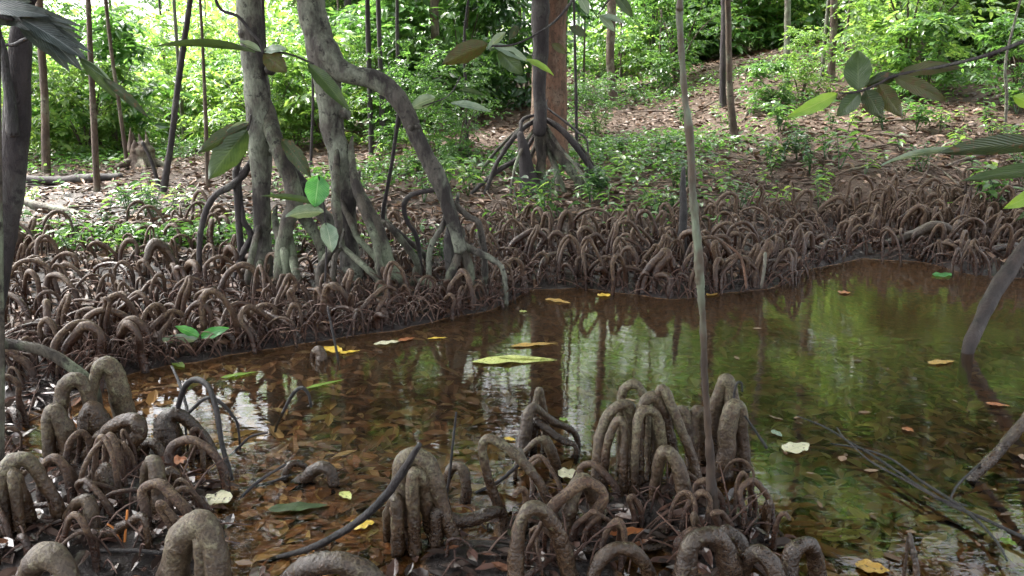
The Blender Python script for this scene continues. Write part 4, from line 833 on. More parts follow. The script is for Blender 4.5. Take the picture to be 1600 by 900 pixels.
stick('whitish dead stick standing at the waterline at the pond corner', [(1196, 395, 5), (1194, 420, 5), (1189, 450, 4)], 5.7, 5.6, 'grey')
m_or, t_ = new_mat('orange_twig'); finish(t_, (.55, .20, .05), .6); M['orange'] = m_or
b0 = P(192, 852, 2.3); b0.z = max(hz(b0.x, b0.y), .0); root = empty('forked_twig', b0); tag(root, 'small bright orange forked twig sticking up from the mud at the left', 'twig')
for pp in ([(194, 856, 4), (184, 838, 4), (178, 826, 3.5), (168, 819, 3)], [(194, 856, 4), (196, 830, 4), (198, 812, 4), (199, 797, 3)]):
    q, rr = wpts(pp, 2.32); part('prong', MB().tube(q, rr, 7, 4, .1).mesh('prong', M['orange'], b0), root)

# ------------------------------------------------------------------ leafy branches near the camera
leafy('leafy_branch', 'branch with big oblong dark leaves hanging in at the upper right', 'branch',
      [[(1700, 20, 6, 2.1), (1560, 80, 6, 2.15), (1470, 104, 5, 2.2), (1400, 118, 5, 2.2), (1372, 131, 4, 2.2), (1342, 143, 4, 2.2), (1312, 146, 3, 2.2)]],
      [(1341, 142, 1340, 76, 40, 2.2, 2.25, 'bl_green', .95), (1310, 146, 1236, 182, 22, 2.2, 2.15, 'bl_bright', .85), (1344, 144, 1308, 182, 26, 2.2, 2.2, 'bl_green', .9), (1352, 140, 1378, 184, 30, 2.2, 2.2, 'bl_dark', .9),
       (1372, 131, 1408, 182, 28, 2.2, 2.2, 'bl_olive', .85), (1396, 120, 1482, 156, 24, 2.2, 2.15, 'bl_olive', .8), (1402, 116, 1508, 98, 20, 2.2, 2.2, 'bl_olive', .6), (1400, 118, 1352, 132, 20, 2.2, 2.25, 'bl_dark', .7)])
leafy('leafy_branch', 'three long ribbed leaves reaching in from the right edge', 'branch',
      [[(1760, 200, 8, 1.9), (1690, 215, 7, 1.92), (1625, 222, 5, 1.95)]],
      [(1660, 222, 1452, 232, 30, 1.95, 1.95, 'bl_dark', .75), (1500, 232, 1372, 247, 11, 1.95, 1.97, 'bl_pale', .5), (1690, 255, 1494, 278, 22, 1.9, 1.95, 'bl_green', .8)])
leafy('leafy_branch', 'small bright lime leaves poking in at the right edge', 'branch', [[(1700, 180, 5, 2.2), (1640, 170, 4, 2.2), (1612, 155, 3, 2.2)]],
      [(1625, 168, 1580, 148, 22, 2.2, 2.2, 'bl_bright', .9), (1640, 290, 1572, 326, 24, 2.2, 2.2, 'bl_bright', .8), (1640, 300, 1590, 345, 12, 2.2, 2.2, 'bl_green', .8)])
leafy('leafy_branch', 'thin bent twig with pale narrow leaves in front of the straight mangrove', 'branch',
      [[(330, -60, 6, 4.6), (340, 8, 5, 4.6), (372, 26, 5, 4.6), (392, 50, 5, 4.6), (406, 66, 5, 4.6), (411, 84, 4, 4.6)], [(409, 80, 3, 4.6), (450, 84, 3, 4.6), (490, 100, 3, 4.6)]],
      [(400, 78, 248, 58, 12, 4.6, 4.6, 'bl_green', .5), (480, 98, 545, 168, 22, 4.6, 4.5, 'bl_green', .8), (412, 84, 448, 112, 30, 4.6, 4.6, 'bl_olive', .9), (408, 80, 374, 62, 10, 4.6, 4.6, 'bl_pale', .5), (412, 80, 446, 74, 11, 4.6, 4.55, 'bl_pale', .5)])
leafy('leafy_branch', 'cluster of large dull green leaves hanging left of the straight mangrove', 'branch',
      [[(392, 180, 4, 5.4), (390, 192, 4, 5.4), (386, 204, 4, 5.4)]],
      [(390, 193, 309, 236, 26, 5.4, 5.35, 'bl_dark', .85), (386, 202, 326, 278, 44, 5.4, 5.35, 'bl_green', .9), (440, 216, 487, 276, 24, 5.4, 5.4, 'bl_dark', .85), (388, 190, 346, 214, 10, 5.4, 5.4, 'bl_pale', .4)])
leafy('leafy_branch', 'sapling shoot with a single luminous green leaf between the two mangroves', 'branch',
      [[(508, 440, 3, 4.9), (510, 380, 3, 4.9), (506, 320, 3, 4.9), (498, 276, 3, 4.9)]],
      [(498, 274, 492, 324, 38, 4.9, 4.85, 'bl_fresh', .95), (506, 330, 446, 334, 22, 4.9, 4.85, 'bl_pale', .55), (509, 348, 520, 392, 27, 4.9, 4.8, 'bl_pale', .75), (502, 318, 412, 300, 10, 4.9, 4.9, 'bl_green', .6)])
leafy('leafy_branch', 'sparse branch with shiny pale and brownish leaves left of the red trunk', 'branch',
      [[(930, -60, 4, 4.0), (880, 20, 4, 4.0), (835, 55, 3, 4.0), (800, 70, 3, 4.0), (765, 72, 3, 4.0)]],
      [(790, 50, 760, 76, 12, 4.0, 4.0, 'bl_pale', .6), (770, 70, 828, 93, 15, 4.0, 4.0, 'bl_pale', .6), (822, 92, 866, 113, 9, 4.0, 3.95, 'bl_bright', .5), (762, 68, 690, 98, 30, 4.0, 4.0, 'bl_olive', .8), (778, 80, 818, 116, 26, 4.0, 4.0, 'bl_green', .8), (890, 42, 918, 56, 14, 4.0, 4.0, 'bl_dark', .8), (862, 68, 886, 84, 12, 4.0, 4.0, 'bl_olive', .8), (810, 40, 795, 62, 12, 4.0, 4.0, 'bl_dark', .8)])
leafy('leafy_branch', 'twig with two shiny leaves beside the arching limb', 'branch',
      [[(720, 120, 2, 5.6), (700, 150, 2, 5.6), (660, 166, 2, 5.6)]],
      [(680, 152, 640, 168, 20, 5.6, 5.6, 'bl_pale', .7), (704, 160, 768, 170, 11, 5.6, 5.55, 'bl_pale', .55), (716, 140, 758, 146, 8, 5.6, 5.6, 'bl_green', .6)])
leafy('leafy_branch', 'branch end with pale drooping leaves high above the red trunk', 'branch',
      [[(1010, -60, 3, 4.4), (960, -10, 3, 4.4), (935, 22, 2, 4.4)]],
      [(905, -6, 921, 22, 14, 4.4, 4.4, 'bl_pale', .7), (936, 24, 962, 48, 12, 4.4, 4.4, 'bl_pale', .6), (940, 24, 978, 34, 9, 4.4, 4.4, 'bl_pale', .5), (960, -10, 990, 26, 16, 4.4, 4.4, 'bl_green', .8)])
# withered palm-like leaf bunch at the upper left
b0 = P(-30, 30, 2.6); root = empty('withered_frond', b0); tag(root, 'shiny grey withered frond drooping in at the top left corner', 'frond')
part('stem', MB().tube([P(-80, 0, 2.6), P(-20, 20, 2.6), P(20, 30, 2.6)], [.012, .01, .006], 8, 5, .05).mesh('stem', M['dark'], b0), root)
for k, l in enumerate([(-20, 10, 70, 20, 20), (-10, 0, 120, 34, 14), (10, 8, 118, 42, 12), (0, 26, 90, 50, 18), (20, 20, 134, 72, 20), (30, 26, 136, 88, 24), (40, 30, 128, 104, 26), (50, 44, 110, 108, 20), (10, 10, 60, 60, 20), (30, 40, 80, 84, 16), (-30, 20, 36, 34, 26), (60, 30, 134, 60, 10), (-20, 0, 50, 0, 20)]):
    leaf_part(root, (l[0], l[1], l[2], l[3], l[4], 2.6 + .02 * k % .1, 2.55 + .013 * k, .7, .25), 'bl_slate')
leafy('leafy_branch', 'long narrow green blade slanting down from the withered frond', 'branch', [[(60, 20, 3, 2.65), (100, 60, 3, 2.65), (126, 92, 3, 2.65)]], [(124, 90, 184, 152, 17, 2.65, 2.65, 'bl_green', .75), (160, 120, 230, 178, 14, 2.65, 2.6, 'bl_dark', .75), (126, 92, 178, 126, 8, 2.66, 2.66, 'bl_pale', .5)])
# seedling with glossy leaves in the inlet
b0 = T(312, 548)
leafy('seedling', 'two leaf seedling with big glossy leaves standing at the edge of the inlet', 'seedling', [[(313, 550, 3, b0.y), (314, 538, 3, b0.y), (313, 526, 3, b0.y)]],
      [(313, 527, 274, 508, 15, b0.y, b0.y - .03, 'bl_fresh', .7), (313, 527, 354, 512, 17, b0.y, b0.y - .05, 'bl_fresh', .75), (312, 530, 246, 530, 15, b0.y, b0.y - .02, 'bl_pale', .6), (313, 529, 330, 514, 9, b0.y, b0.y + .04, 'bl_fresh', .7)])

# ------------------------------------------------------------------ floating and stranded leaves
def floater(label, x0, y0, x1, y1, wm_, mat, z=.006, curl=.10, cat='leaf', name='floating_leaf', group='fallen leaves on the water'):
    a, b = G(x0, y0, z), G(x1, y1, z); d = (b - a).normalized(); side = d.cross(Vector((0, 0, 1)))
    V, q, t_, uv = bigleaf_mesh(a, b, wm_, side, mat, curl, .05, 1); o = (a + b) / 2; V[:, 2] = np.where(V[:, 2] < z, z - (z - V[:, 2]) * .25, V[:, 2]); V = V - np.array(o)[None]
    tag(link(name, mk_mesh(name, V, q, t_, M[mat], True, uv), None, o), label, cat, group)
floater('largest floating leaf, pale lime and ragged, in the middle of the pond', 736, 565, 870, 561, .10, 'bl_lime', .007)
floater('narrow lime leaf overlapping the far side of the largest floating leaf', 770, 557, 868, 560, .05, 'bl_lime', .012)
floater('long golden leaf floating beyond the largest lime leaf', 797, 541, 872, 535, .06, 'bl_gold')
floater('yellow leaf floating near the tip of the arching mangrove bank', 852, 467, 892, 473, .07, 'bl_gold')
floater('round yellow leaf at the left shore beneath the upright stub', 506, 543, 535, 550, .10, 'bl_yellow')
floater('slim yellow leaf right of the round yellow one', 530, 552, 563, 547, .04, 'bl_yellow')
floater('cream leaf pointing right along the left shore', 584, 538, 628, 532, .06, 'bl_cream')
floater('rusty leaf floating between the cream leaf and the shore', 622, 533, 648, 527, .05, 'bl_rust')
floater('thin yellow leaf close to the shore under the arching limb', 668, 529, 700, 527, .03, 'bl_yellow')
floater('bright yellow leaf beside the black stick', 546, 822, 585, 816, .07, 'bl_yellow')
floater('round cream leaf floating right of the lichen pole', 1227, 706, 1264, 692, .09, 'bl_cream')
floater('small yellow green scrap left of the round cream leaf', 1206, 672, 1222, 682, .035, 'bl_pale')
floater('tiny lime leaf in the reflection of the red trunk', 874, 656, 888, 654, .035, 'bl_bright')
floater('small yellow leaf beside the slanting pronged root', 788, 684, 806, 688, .03, 'bl_yellow')
floater('long green blade lying in the water left of the bending root', 418, 796, 514, 788, .06, 'bl_green')
floater('yellow triangular scrap under the bending root', 534, 768, 548, 780, .04, 'bl_lime')
floater('lime and orange leaf lying under the right water', 1285, 842, 1362, 828, .07, 'bl_lime', -.01)
floater('orange leaf next to the lime one in the right water', 1272, 852, 1318, 838, .09, 'bl_gold', -.02)
floater('golden leaf at the bottom edge right of the loop root', 1336, 882, 1392, 892, .07, 'bl_gold')
floater('small lime leaf under the end of the twig bundle', 1562, 842, 1590, 852, .04, 'bl_bright')
floater('small orange leaf in the far right water', 1540, 630, 1580, 634, .04, 'bl_rust')
floater('yellow leaf floating left of the leaning trunk', 1450, 568, 1492, 563, .06, 'bl_gold')
floater('orange scrap in the middle of the right water', 1410, 668, 1428, 674, .04, 'bl_rust')
floater('long thin lime blade floating on the left inlet', 345, 590, 402, 580, .04, 'bl_bright')
floater('pale lime blade near the lone stub in open water', 476, 607, 538, 592, .03, 'bl_bright')
floater('small lime leaf left of the long thin blade', 272, 566, 288, 574, .05, 'bl_bright')
floater('yellow leaf by the arch roots at the right waterline', 938, 463, 952, 459, .09, 'bl_yellow')
floater('lime scrap floating at the shore below the red trunk', 812, 487, 824, 486, .05, 'bl_lime')
floater('orange leaf stranded on the far muddy shore', 1388, 388, 1408, 386, .10, 'bl_gold', .04)
floater('cream leaf stranded on the far muddy shore near the right edge', 1470, 398, 1488, 396, .12, 'bl_cream', .03)
floater('orange leaf floating just off the far right shore', 1312, 458, 1328, 456, .08, 'bl_rust')
floater('green leaf floating off the far shore at the right', 1462, 432, 1486, 426, .12, 'bl_fresh')
floater('yellow leaf at the waterline right of the lichen pole', 1106, 462, 1130, 452, .07, 'bl_gold')
floater('pale leaf wedged in the shallow water beside the left tangle', 332, 790, 352, 766, .10, 'bl_cream', .015)
floater('rusty leaf lying in the mud at the foot of the tall cluster', 952, 835, 1008, 826, .05, 'bl_rust', .05)
floater('cream and orange leaf at the left foot of the tall cluster', 872, 742, 906, 738, .08, 'bl_cream', .03)
floater('red brown leaf caught in the mud under the left tangle', 268, 722, 292, 716, .08, 'bl_rust', .04)

# ------------------------------------------------------------------ litter (nobody could count it)
def litter(name, n, sampler, lo, hi, mat, label, lift=.006, tilt=.35, under=False):
    x, y = sampler(n); z = H(x, y); N = len(x); a = rng.uniform(0, 2 * np.pi, N)
    d = np.stack([np.cos(a), np.sin(a), rng.normal(0, tilt * .5, N)], -1); up = np.stack([rng.normal(0, tilt, N), rng.normal(0, tilt, N), np.ones(N)], -1)
    L = rng.uniform(lo, hi, N) * (1 + np.clip(y - 12, 0, 20) * .04)
    zz = z + rng.uniform(0, lift, N)
    if under: zz = np.minimum(zz + .01, -.012)
    V, Lp, Tt = leaves(np.stack([x, y, zz], -1), d, up, L, L * rng.uniform(.3, .5, N), rng.uniform(-.2, .35, N), .18)
    if under: V[:, 2] = np.minimum(V[:, 2], -.004 - .004 * rng.random(len(V)))
    return tag(link(name, mk_mesh(name, V, Lp, Tt, M[mat], False)), label, 'leaf litter', kind='stuff')
def s_bank(n):
    y = 4.2 + 24 * rng.random(n * 2) ** 1.5; x = y * rng.uniform(-.72, .72, n * 2); d = y - np.interp(x, SX, SY); k = d > .1
    k &= rng.random(n * 2) < np.where(d < 2.2, .45, 1); return x[k][:n], y[k][:n]
litter('leaf_litter', 42000, s_bank, .06, .13, 'litter', 'brown and pinkish dead leaves carpeting the slope and the banks', .03, .4)
def s_pond(n):
    y = 1.9 + 3.2 * rng.random(n * 2) ** 1.3; x = y * rng.uniform(-.75, .75, n * 2); z = H(x, y); k = z < -.02; return x[k][:n], y[k][:n]
litter('sunken_leaves', 5200, s_pond, .06, .15, 'sunk', 'orange brown leaves lying on the bed of the shallow pond', .03, .12, True)
def s_mud(n):
    y = 1.9 + 1.9 * rng.random(n * 3); x = y * rng.uniform(-.75, .75, n * 3); z = H(x, y); k = z > -.005; return x[k][:n], y[k][:n]
M['mudleaf'] = leaf_mat('muddy_leaf', [(.0, (.02, .015, .015)), (.5, (.05, .035, .03)), (.85, (.09, .05, .04)), (1, (.25, .10, .04))], 0, .18)
litter('muddy_leaves', 1100, s_mud, .05, .11, 'mudleaf', 'dark wet leaves plastered on the foreground mud', .02, .25)
# rootlets
mb = MB()
for k in range(1500):
    px = random.uniform(-30, 820) if random.random() < .6 else random.uniform(830, 1640); b = shore_py(px); py = b - abs(random.gauss(0, 55)) + 2
    if py < 320: continue
    g = T(px, py); a = random.uniform(0, 6.28); L = random.uniform(.06, .26); e = g + Vector((math.cos(a) * L, math.sin(a) * L * .6, random.uniform(.02, .16)))
    m_ = g.lerp(e, .5) + Vector((0, 0, random.uniform(0, .06))); r_ = random.uniform(.002, .005)
    mb.tube([g + Vector((0, 0, -.02)), m_, e], [r_, r_, r_ * .5], 4, 2, 0)
for k in range(160):
    px = random.uniform(-20, 330) if random.random() < .6 else random.uniform(700, 1180); py = random.uniform(640, 900) if px < 340 else random.uniform(760, 900); g = T(px, py)
    if g.z < -.01: continue
    a = random.uniform(0, 6.28); L = random.uniform(.05, .22); e = g + Vector((math.cos(a) * L, math.sin(a) * L, random.uniform(.0, .14)))
    mb.tube([g + Vector((0, 0, -.01)), g.lerp(e, .5) + Vector((0, 0, random.uniform(0, .04))), e], [.003, .003, .0015], 5, 3, 0)
ms = MB()
for k in range(260):
    px = random.uniform(-20, 1620); py = random.uniform(150, 340); g = T(px, py); a = random.uniform(0, 6.28); L = random.uniform(.15, 1.1); v = Vector((math.cos(a), math.sin(a), 0)) * L
    q = [g + v * t for t in (0, .35, .7, 1)]; q = [Vector((u.x + random.uniform(-.04, .04), u.y + random.uniform(-.04, .04), hz(u.x, u.y) + random.uniform(.01, .06))) for u in q]; r_ = random.uniform(.004, .014)
    ms.tube(q, [r_, r_, r_ * .8, r_ * .4], 5, 3, .1)
tag(link('fallen_twigs', ms.mesh('fallen_twigs', M['brown'])), 'dead twigs and sticks strewn over the litter of the slope', 'twigs', kind='stuff')
M['rootlet'] = bark('rootlet_skin', (.05, .025, .02), (.13, .07, .05), (.22, .15, .12), .2, 5)
tag(link('rootlets', mb.mesh('rootlets', M['rootlet'])), 'thin reddish rootlets and straws tangled over the muddy banks', 'rootlets', kind='stuff')

def s_float(n):
    y = 2.0 + 4.2 * rng.random(n * 3) ** 1.1; x = y * rng.uniform(-.7, .7, n * 3); z = H(x, y); f = n_mid(x * .6, y * .6) + rng.normal(0, .5, n * 3); k = (z < -.01) & (f > .7); return x[k][:n], y[k][:n]
x, y = s_float(420); N = len(x); a = rng.uniform(0, 6.28, N); L_ = rng.choice([.012, .02, .035, .06], N, p=[.4, .3, .2, .1])
V, L, Tt = leaves(np.stack([x, y, np.full(N, .004)], -1), np.stack([np.cos(a), np.sin(a), 0 * a], -1), np.tile([0, 0, 1.0], (N, 1)), L_, L_ * rng.uniform(.25, .6, N), 0, .02)
tag(link('floating_debris', mk_mesh('floating_debris', V, L, Tt, M['litter'], False)), 'flecks and scraps of dead leaf drifting on the pond', 'debris', kind='stuff')
# ------------------------------------------------------------------ undergrowth
def plant_mesh(seed, mat, nst=1, hgt=.35, nl=9, ll=.14, lw=.06):
    r = np.random.default_rng(seed); mb = MB(); pos = []; d = []; up = []
    for s in range(nst):
        a = r.uniform(0, 6.28); tip = np.array([math.cos(a) * hgt * r.uniform(.1, .6), math.sin(a) * hgt * r.uniform(.1, .6), hgt * r.uniform(.6, 1)])
        mb.tube([(0, 0, -.03), tip * .5 + np.array([0, 0, .04]), tip], [.006, .005, .003], 5, 3, 0)
        for k in range(nl):
            t_ = .35 + .65 * k / max(1, nl - 1); b_ = k * 2.4 + r.uniform(-.4, .4); pos.append(tip * t_ + np.array([0, 0, .02])); d.append([math.cos(b_), math.sin(b_), r.uniform(-.1, .5)]); up.append([r.normal(0, .25), r.normal(0, .25), 1])
    N = len(pos); V, L, Tt = leaves(np.array(pos), np.array(d), np.array(up), ll * r.uniform(.7, 1.25, N), lw * r.uniform(.8, 1.2, N), .4, .15)
    return mb.mesh('stem', M['leaf_dark']), mk_mesh('foliage', V, L, Tt, M[mat], False)
seedP = [plant_mesh(200 + k, ['leaf_mid', 'leaf_bright', 'leaf_mid', 'leaf_dark'][k % 4], [1, 2, 3, 4][k % 4], [.22, .3, .42, .34][k % 4], [6, 7, 8, 9][k % 4], [.13, .12, .15, .10][k % 4], [.06, .05, .055, .045][k % 4]) for k in range(12)]
spots = []
def plants_in(px0, px1, py0, py1, n, smin=.8, smax=1.3):
    for _ in range(n): spots.append((random.uniform(px0, px1), random.uniform(py0, py1), random.uniform(smin, smax), random.randrange(12)))
plants_in(0, 330, 300, 350, 13, .7, 1.1); plants_in(80, 330, 350, 410, 7, .5, .8); plants_in(560, 800, 190, 320, 26, .6, 1.1); plants_in(900, 1300, 150, 300, 50, .55, 1.0); plants_in(1180, 1600, 170, 290, 40, .55, 1.0)
plants_in(790, 900, 320, 350, 4); plants_in(995, 1060, 325, 348, 4, .6, .9); plants_in(880, 960, 296, 330, 5, .7, 1.0); plants_in(1520, 1600, 300, 330, 3); plants_in(640, 700, 390, 420, 2, .5, .7); plants_in(1130, 1290, 290, 330, 8, .6, .9)
spots += [(322, 345, .9, 1), (190, 405, .6, 5), (380, 365, .7, 1), (860, 345, 1.2, 1), (925, 318, 1.0, 4), (1030, 340, 1.0, 8)]
PC = [(180, 'near the left edge'), (345, 'left of the mangroves'), (620, 'behind the mangroves'), (800, 'left of the stilt roots'), (900, 'by the stilt roots'), (985, 'right of the stilt roots'), (1065, 'left of the lichen pole'), (1150, 'right of the lichen pole'), (1240, 'below the pale trunk'), (1350, 'on the right slope'), (1460, 'under the hanging leaves'), (1700, 'near the right edge')]
PB = [(200, 'high on the slope'), (235, 'on the upper slope'), (270, 'mid slope'), (310, 'on the lower slope'), (350, 'at slope foot'), (1000, 'among the knee roots')]
ds = [dict(px=a, py=b, s=c, k=k) for a, b, c, k in spots]; bins = {}
for d in ds: d['c'] = next(n for m_, n in PC if d['px'] < m_); d['b'] = next(n for m_, n in PB if d['py'] < m_); bins.setdefault((d['c'], d['b']), []).append(d)
for v in bins.values(): order(v)
for d in ds:
    g = T(d['px'], d['py']); r0 = empty('seedling', g); st, fo = seedP[d['k']]; link('stem', st, r0); link('foliage', fo, r0); r0.scale = (d['s'],) * 3; r0.rotation_euler = (0, 0, random.uniform(0, 6))
    w_ = ['green', 'bright green', 'green', 'dark green'][d['k'] % 4]
    tag(r0, f"{d['ord']} {'tall' if d['s'] > 1.05 else 'small'} {w_} seedling {d['b']} {d['c']}", 'seedling', 'seedlings on the forest floor')
# ground cover: small leaves in patches
patch = SN(9, .5, 2.2, 77)
y = 6.5 + 20 * rng.random(150000) ** 1.25; x = y * rng.uniform(-.72, .72, len(y)); dd = y - np.interp(x, SX, SY)
k = (dd > 1.3) & (patch(x, y) + rng.normal(0, .35, len(y)) + np.where(x / y > .0, .1, .45) + (y - 9) * .05 > .98); x, y = x[k][:40000], y[k][:40000]; N = len(x)
a = rng.uniform(0, 6.28, N); pz = H(x, y) + rng.uniform(.02, .16, N)
V, L, Tt = leaves(np.stack([x, y, pz], -1), np.stack([np.cos(a), np.sin(a), rng.normal(.1, .3, N)], -1), np.stack([rng.normal(0, .35, N), rng.normal(0, .35, N), np.ones(N)], -1), rng.uniform(.05, .12, N), rng.uniform(.025, .055, N), .3, .15)
tag(link('ground_cover', mk_mesh('ground_cover', V, L, Tt, M['leaf_mid'], False)), 'low green leaves sprouting through the litter of the slope', 'ground cover', kind='stuff')

# ------------------------------------------------------------------ shrubs and understory trees
MATS = ['leaf_bright', 'leaf_mid', 'leaf_dark']
shr = {(m_, k): crown_mesh('foliage', m_, 300 + k + 10 * i, [46, 34][k], .85, 1.7, [10, 7][k], [.085, .17][k], [.042, .075][k], .34, .3, .12) for i, m_ in enumerate(MATS) for k in range(2)}
crn = {(m_, k): crown_mesh('crown', m_, 400 + k + 10 * i, 120, 2.0, 3.6, 11, .11, .055, .6, .3, -1.2) for i, m_ in enumerate(MATS) for k in range(2)}
def stem_mesh(seed, h, n, mat):
    rn = random.Random(seed); mb = MB()
    for k in range(n):
        a = rn.uniform(0, 6.28); e = (math.cos(a) * .45 * h, math.sin(a) * .45 * h, h * rn.uniform(.7, 1)); mb.tube([(0, 0, -.1), (e[0] * .35, e[1] * .35, h * .45), e], [.018, .013, .005], 6, 4, .08)
    return mb.mesh('stem', M[mat])
stm = [stem_mesh(k, 1.3, 5, 'brown') for k in range(3)]
def trunk_mesh(seed, h, r_, mat):
    rn = random.Random(seed); mb = MB(); top = Vector((rn.uniform(-.4, .4), rn.uniform(-.4, .4), h)); mb.tube([(0, 0, -.2), (top.x * .2, .05, h * .35), (top.x * .7, top.y * .5, h * .7), top], [r_ * 1.3, r_, r_ * .8, r_ * .4], 9, 6, .08)
    for k in range(7):
        a = k * 2.4; s_ = top * (.5 + .07 * k); e = s_ + Vector((math.cos(a) * 1.3, math.sin(a) * 1.3, .6)); mb.tube([s_, s_.lerp(e, .5) + Vector((0, 0, .1)), e], [r_ * .35, r_ * .22, r_ * .08], 5, 3, .05)
    return mb.mesh('trunk', M[mat])
trk = [trunk_mesh(k, 5, .06, m_) for k, m_ in enumerate(['brown', 'dark', 'grey'])]
shrubs = []; trees = []
def shrub(px, Y, s, m_, sz=1.0): shrubs.append(dict(px=px, Y=Y, s=s, m=m_, sz=sz))
rn = random.Random(5)
# left: bright backlit wood
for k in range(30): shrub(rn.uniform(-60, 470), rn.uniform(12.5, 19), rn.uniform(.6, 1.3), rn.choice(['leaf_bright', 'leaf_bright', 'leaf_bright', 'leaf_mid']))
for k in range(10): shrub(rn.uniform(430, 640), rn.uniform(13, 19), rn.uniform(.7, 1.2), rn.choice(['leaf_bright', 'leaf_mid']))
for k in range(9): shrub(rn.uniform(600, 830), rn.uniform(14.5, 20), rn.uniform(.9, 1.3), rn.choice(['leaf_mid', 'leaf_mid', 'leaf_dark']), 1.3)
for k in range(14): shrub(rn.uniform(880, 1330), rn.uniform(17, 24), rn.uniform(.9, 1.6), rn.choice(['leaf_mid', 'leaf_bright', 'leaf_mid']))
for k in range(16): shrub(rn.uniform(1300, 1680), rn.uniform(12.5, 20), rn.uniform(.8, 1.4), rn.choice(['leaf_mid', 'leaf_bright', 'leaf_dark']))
for px, Y, s, m_ in [(715, 11, .7, 'leaf_mid'), (650, 12, .8, 'leaf_mid'), (1240, 13, .55, 'leaf_bright'), (1190, 12.5, .4, 'leaf_mid'), (1570, 11, .6, 'leaf_mid'), (1430, 12, .6, 'leaf_mid'), (930, 12.5, .45, 'leaf_mid')]: shrub(px, Y, s, m_)
BC = [(100, 'at left edge'), (200, 'behind the slim upright stem'), (300, 'around the dark leaning trunk'), (400, 'left behind the straight mangrove'), (500, 'between the mangroves'), (620, 'under the arching limb'), (720, 'left of the glossy bush'), (840, 'beside the red trunk'), (960, 'right of the red trunk'), (1080, 'behind the lichen pole'), (1180, 'behind the thin brown trunk'), (1300, 'by the pale grey trunk'), (1420, 'above the hanging leaves'), (1520, 'at the upper right'), (9999, 'at the right edge')]
def depthw(Y): return 'front' if Y < 12.5 else 'middle' if Y < 15.5 else 'rear' if Y < 20 else 'farthest'
def name_bins(ds):
    bins = {}
    for d in ds: d['c'] = next(n for m_, n in BC if d['px'] < m_); bins.setdefault((d['c'], depthw(d['Y'])), []).append(d)
    for v in bins.values(): order(v)
name_bins(shrubs); W_ = {'leaf_bright': 'yellow green', 'leaf_mid': 'fresh green', 'leaf_dark': 'deep green'}
def onray(px, Y): return Vector(((px - 800) / F * Y / cp * 1.0, Y, 0))
for d in shrubs:
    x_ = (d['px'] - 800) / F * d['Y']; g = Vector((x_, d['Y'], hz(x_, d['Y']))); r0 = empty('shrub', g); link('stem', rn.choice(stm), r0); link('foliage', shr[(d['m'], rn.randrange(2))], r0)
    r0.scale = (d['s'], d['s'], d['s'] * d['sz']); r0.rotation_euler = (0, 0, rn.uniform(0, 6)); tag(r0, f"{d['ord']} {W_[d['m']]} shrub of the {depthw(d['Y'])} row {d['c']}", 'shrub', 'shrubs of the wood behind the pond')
for k in range(7): trees.append(dict(px=rn.uniform(-260, 640), Y=rn.uniform(19, 29), m=rn.choice(['leaf_bright', 'leaf_bright', 'leaf_mid']), h=rn.uniform(3.0, 8)))
for k in range(4): trees.append(dict(px=rn.uniform(560, 880), Y=rn.uniform(18, 27), m=rn.choice(['leaf_mid', 'leaf_dark', 'leaf_mid']), h=rn.uniform(3.0, 9)))
for k in range(8): trees.append(dict(px=rn.uniform(860, 1320), Y=rn.uniform(22, 32), m=rn.choice(['leaf_mid', 'leaf_bright']), h=rn.uniform(3.0, 8)))
for k in range(7): trees.append(dict(px=rn.uniform(1300, 1850), Y=rn.uniform(19, 28), m=rn.choice(['leaf_mid', 'leaf_dark', 'leaf_bright']), h=rn.uniform(3.0, 8)))
for k in range(34): trees.append(dict(px=rn.uniform(-80, 1680), Y=rn.uniform(12, 22), m=rn.choice(MATS), h=rn.uniform(4, 6.5), slim=True))
trees.sort(key=lambda d: d['px'])
name_bins(trees)
for d in trees:
    x_ = (d['px'] - 800) / F * d['Y']; g = Vector((x_, d['Y'], hz(x_, d['Y']))); r0 = empty('understory_tree', g); s = d['h'] / 5
    t_ = link('trunk', rn.choice(trk), r0); w2 = rn.uniform(.25, .55) if d.get('slim') else max(.7, s); t_.scale = (w2, w2, s); c = link('crown', crn[(d['m'], rn.randrange(2))], r0); c.location = (0, 0, d['h'] * (.98 if d.get('slim') else .72)); cs_ = .42 if d.get('slim') else .85 + .25 * s; c.scale = (cs_, cs_, cs_)
    r0.rotation_euler = (0, 0, rn.uniform(0, 6)); tag(r0, f"{d['ord']} {W_[d['m']]} {'slim' if d.get('slim') else 'leafy'} tree of the {depthw(d['Y'])} row {d['c']}", 'tree', 'leafy trees of the wood')
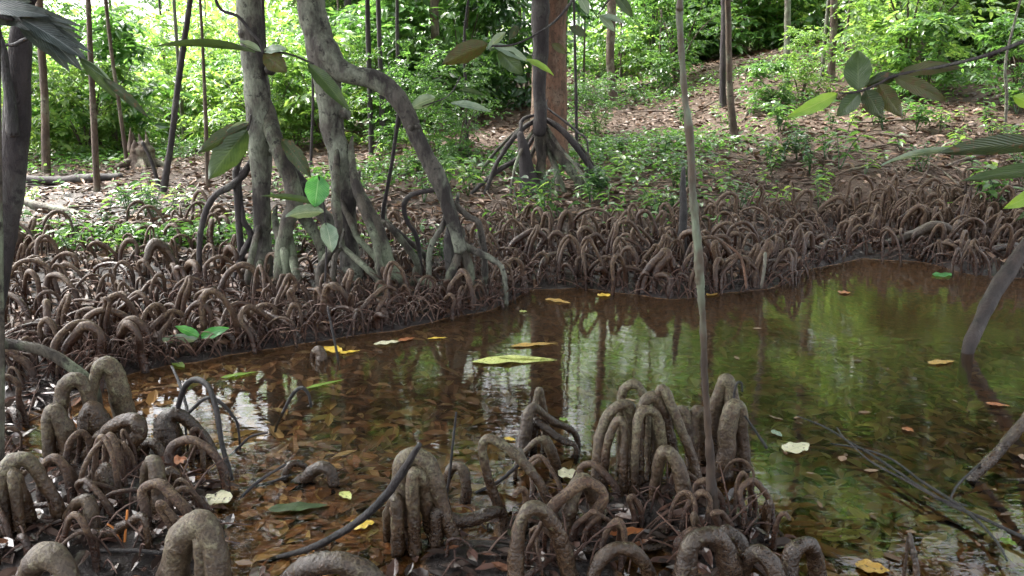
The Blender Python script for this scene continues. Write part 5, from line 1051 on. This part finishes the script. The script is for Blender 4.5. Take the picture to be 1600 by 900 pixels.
# unseen trees added round and behind the viewer to shade the near pond and banks
for k, (x_, y_, z_, s) in enumerate([(-3.5, 1.0, 5.5, 1.3), (0, -1.5, 6, 1.4), (3.8, 1.2, 5.5, 1.3), (5.8, 4.5, 5.5, 1.2), (-6, 4.5, 6, 1.3), (0.5, 2.8, 6.5, 1.2), (4, -4, 6, 1.5), (-4, -4, 6, 1.5), (2.6, 5.5, 6.2, 1.1), (-5.5, 8.5, 6.6, 1.1), (6.2, 8.5, 6.8, 1.0)]):
    r0 = empty('added_shade_tree', (x_, y_ - 2.5 if abs(x_) < 3 else y_, 0)); r0.location.z = hz(r0.location.x, r0.location.y)
    if abs(x_) < 3 and y_ > 2: r0.location = (x_ + (6 if x_ > 0 else -6), y_ - 2, 0)
    c = link('crown', [canopyA, canopyB][k % 2], r0); c.location = Vector((x_, y_, z_)) - r0.location; c.scale = (s, s, s); c.rotation_euler = (0, 0, k)
    hb = c.location; mb = MB().tube([(0, 0, -.2), (hb.x * .1, hb.y * .1, hb.z * .5), (hb.x, hb.y, hb.z + .5)], [.14, .11, .05], 10, 6, .08); link('trunk', mb.mesh('trunk', M['brown']), r0)
    tag(r0, f"{ORD[k]} unseen tall tree added beside the viewer, its crown shading the near pond", 'tree', 'unseen trees added for shade around the viewer')
# the far wood reads as one mass
r = np.random.default_rng(9); pos = []; 
N = 42000; ang = r.uniform(-.85, .85, N); Yv = r.uniform(27, 38, N); X_ = ang * Yv; h0 = H(X_, Yv); clus = SN(10, .4, 1.6, 31)
zz = h0 + r.uniform(0, 1, N) ** 1.1 * np.interp(ang, [-.8, -.3, -.05, .2], [4.2, 4.2, 7, 12]); k = clus(X_ + zz * .7, zz * 1.6 + Yv * .3) > -.45; k |= zz < h0 + 1.5; X_, Yv, zz = X_[k], Yv[k], zz[k]; N = len(X_); a = r.uniform(0, 6.28, N)
V, L, Tt = leaves(np.stack([X_, Yv, zz], -1), np.stack([np.cos(a), np.sin(a), r.normal(-.2, .4, N)], -1), np.stack([r.normal(0, .5, N), r.normal(0, .5, N), np.ones(N)], -1), r.uniform(.25, .5, N), r.uniform(.12, .24, N), .3)
tag(link('far_wood', mk_mesh('far_wood', V, L, Tt, M['leaf_bright'], False)), 'distant mass of bright leaves closing the view behind the trees', 'wood', kind='stuff')
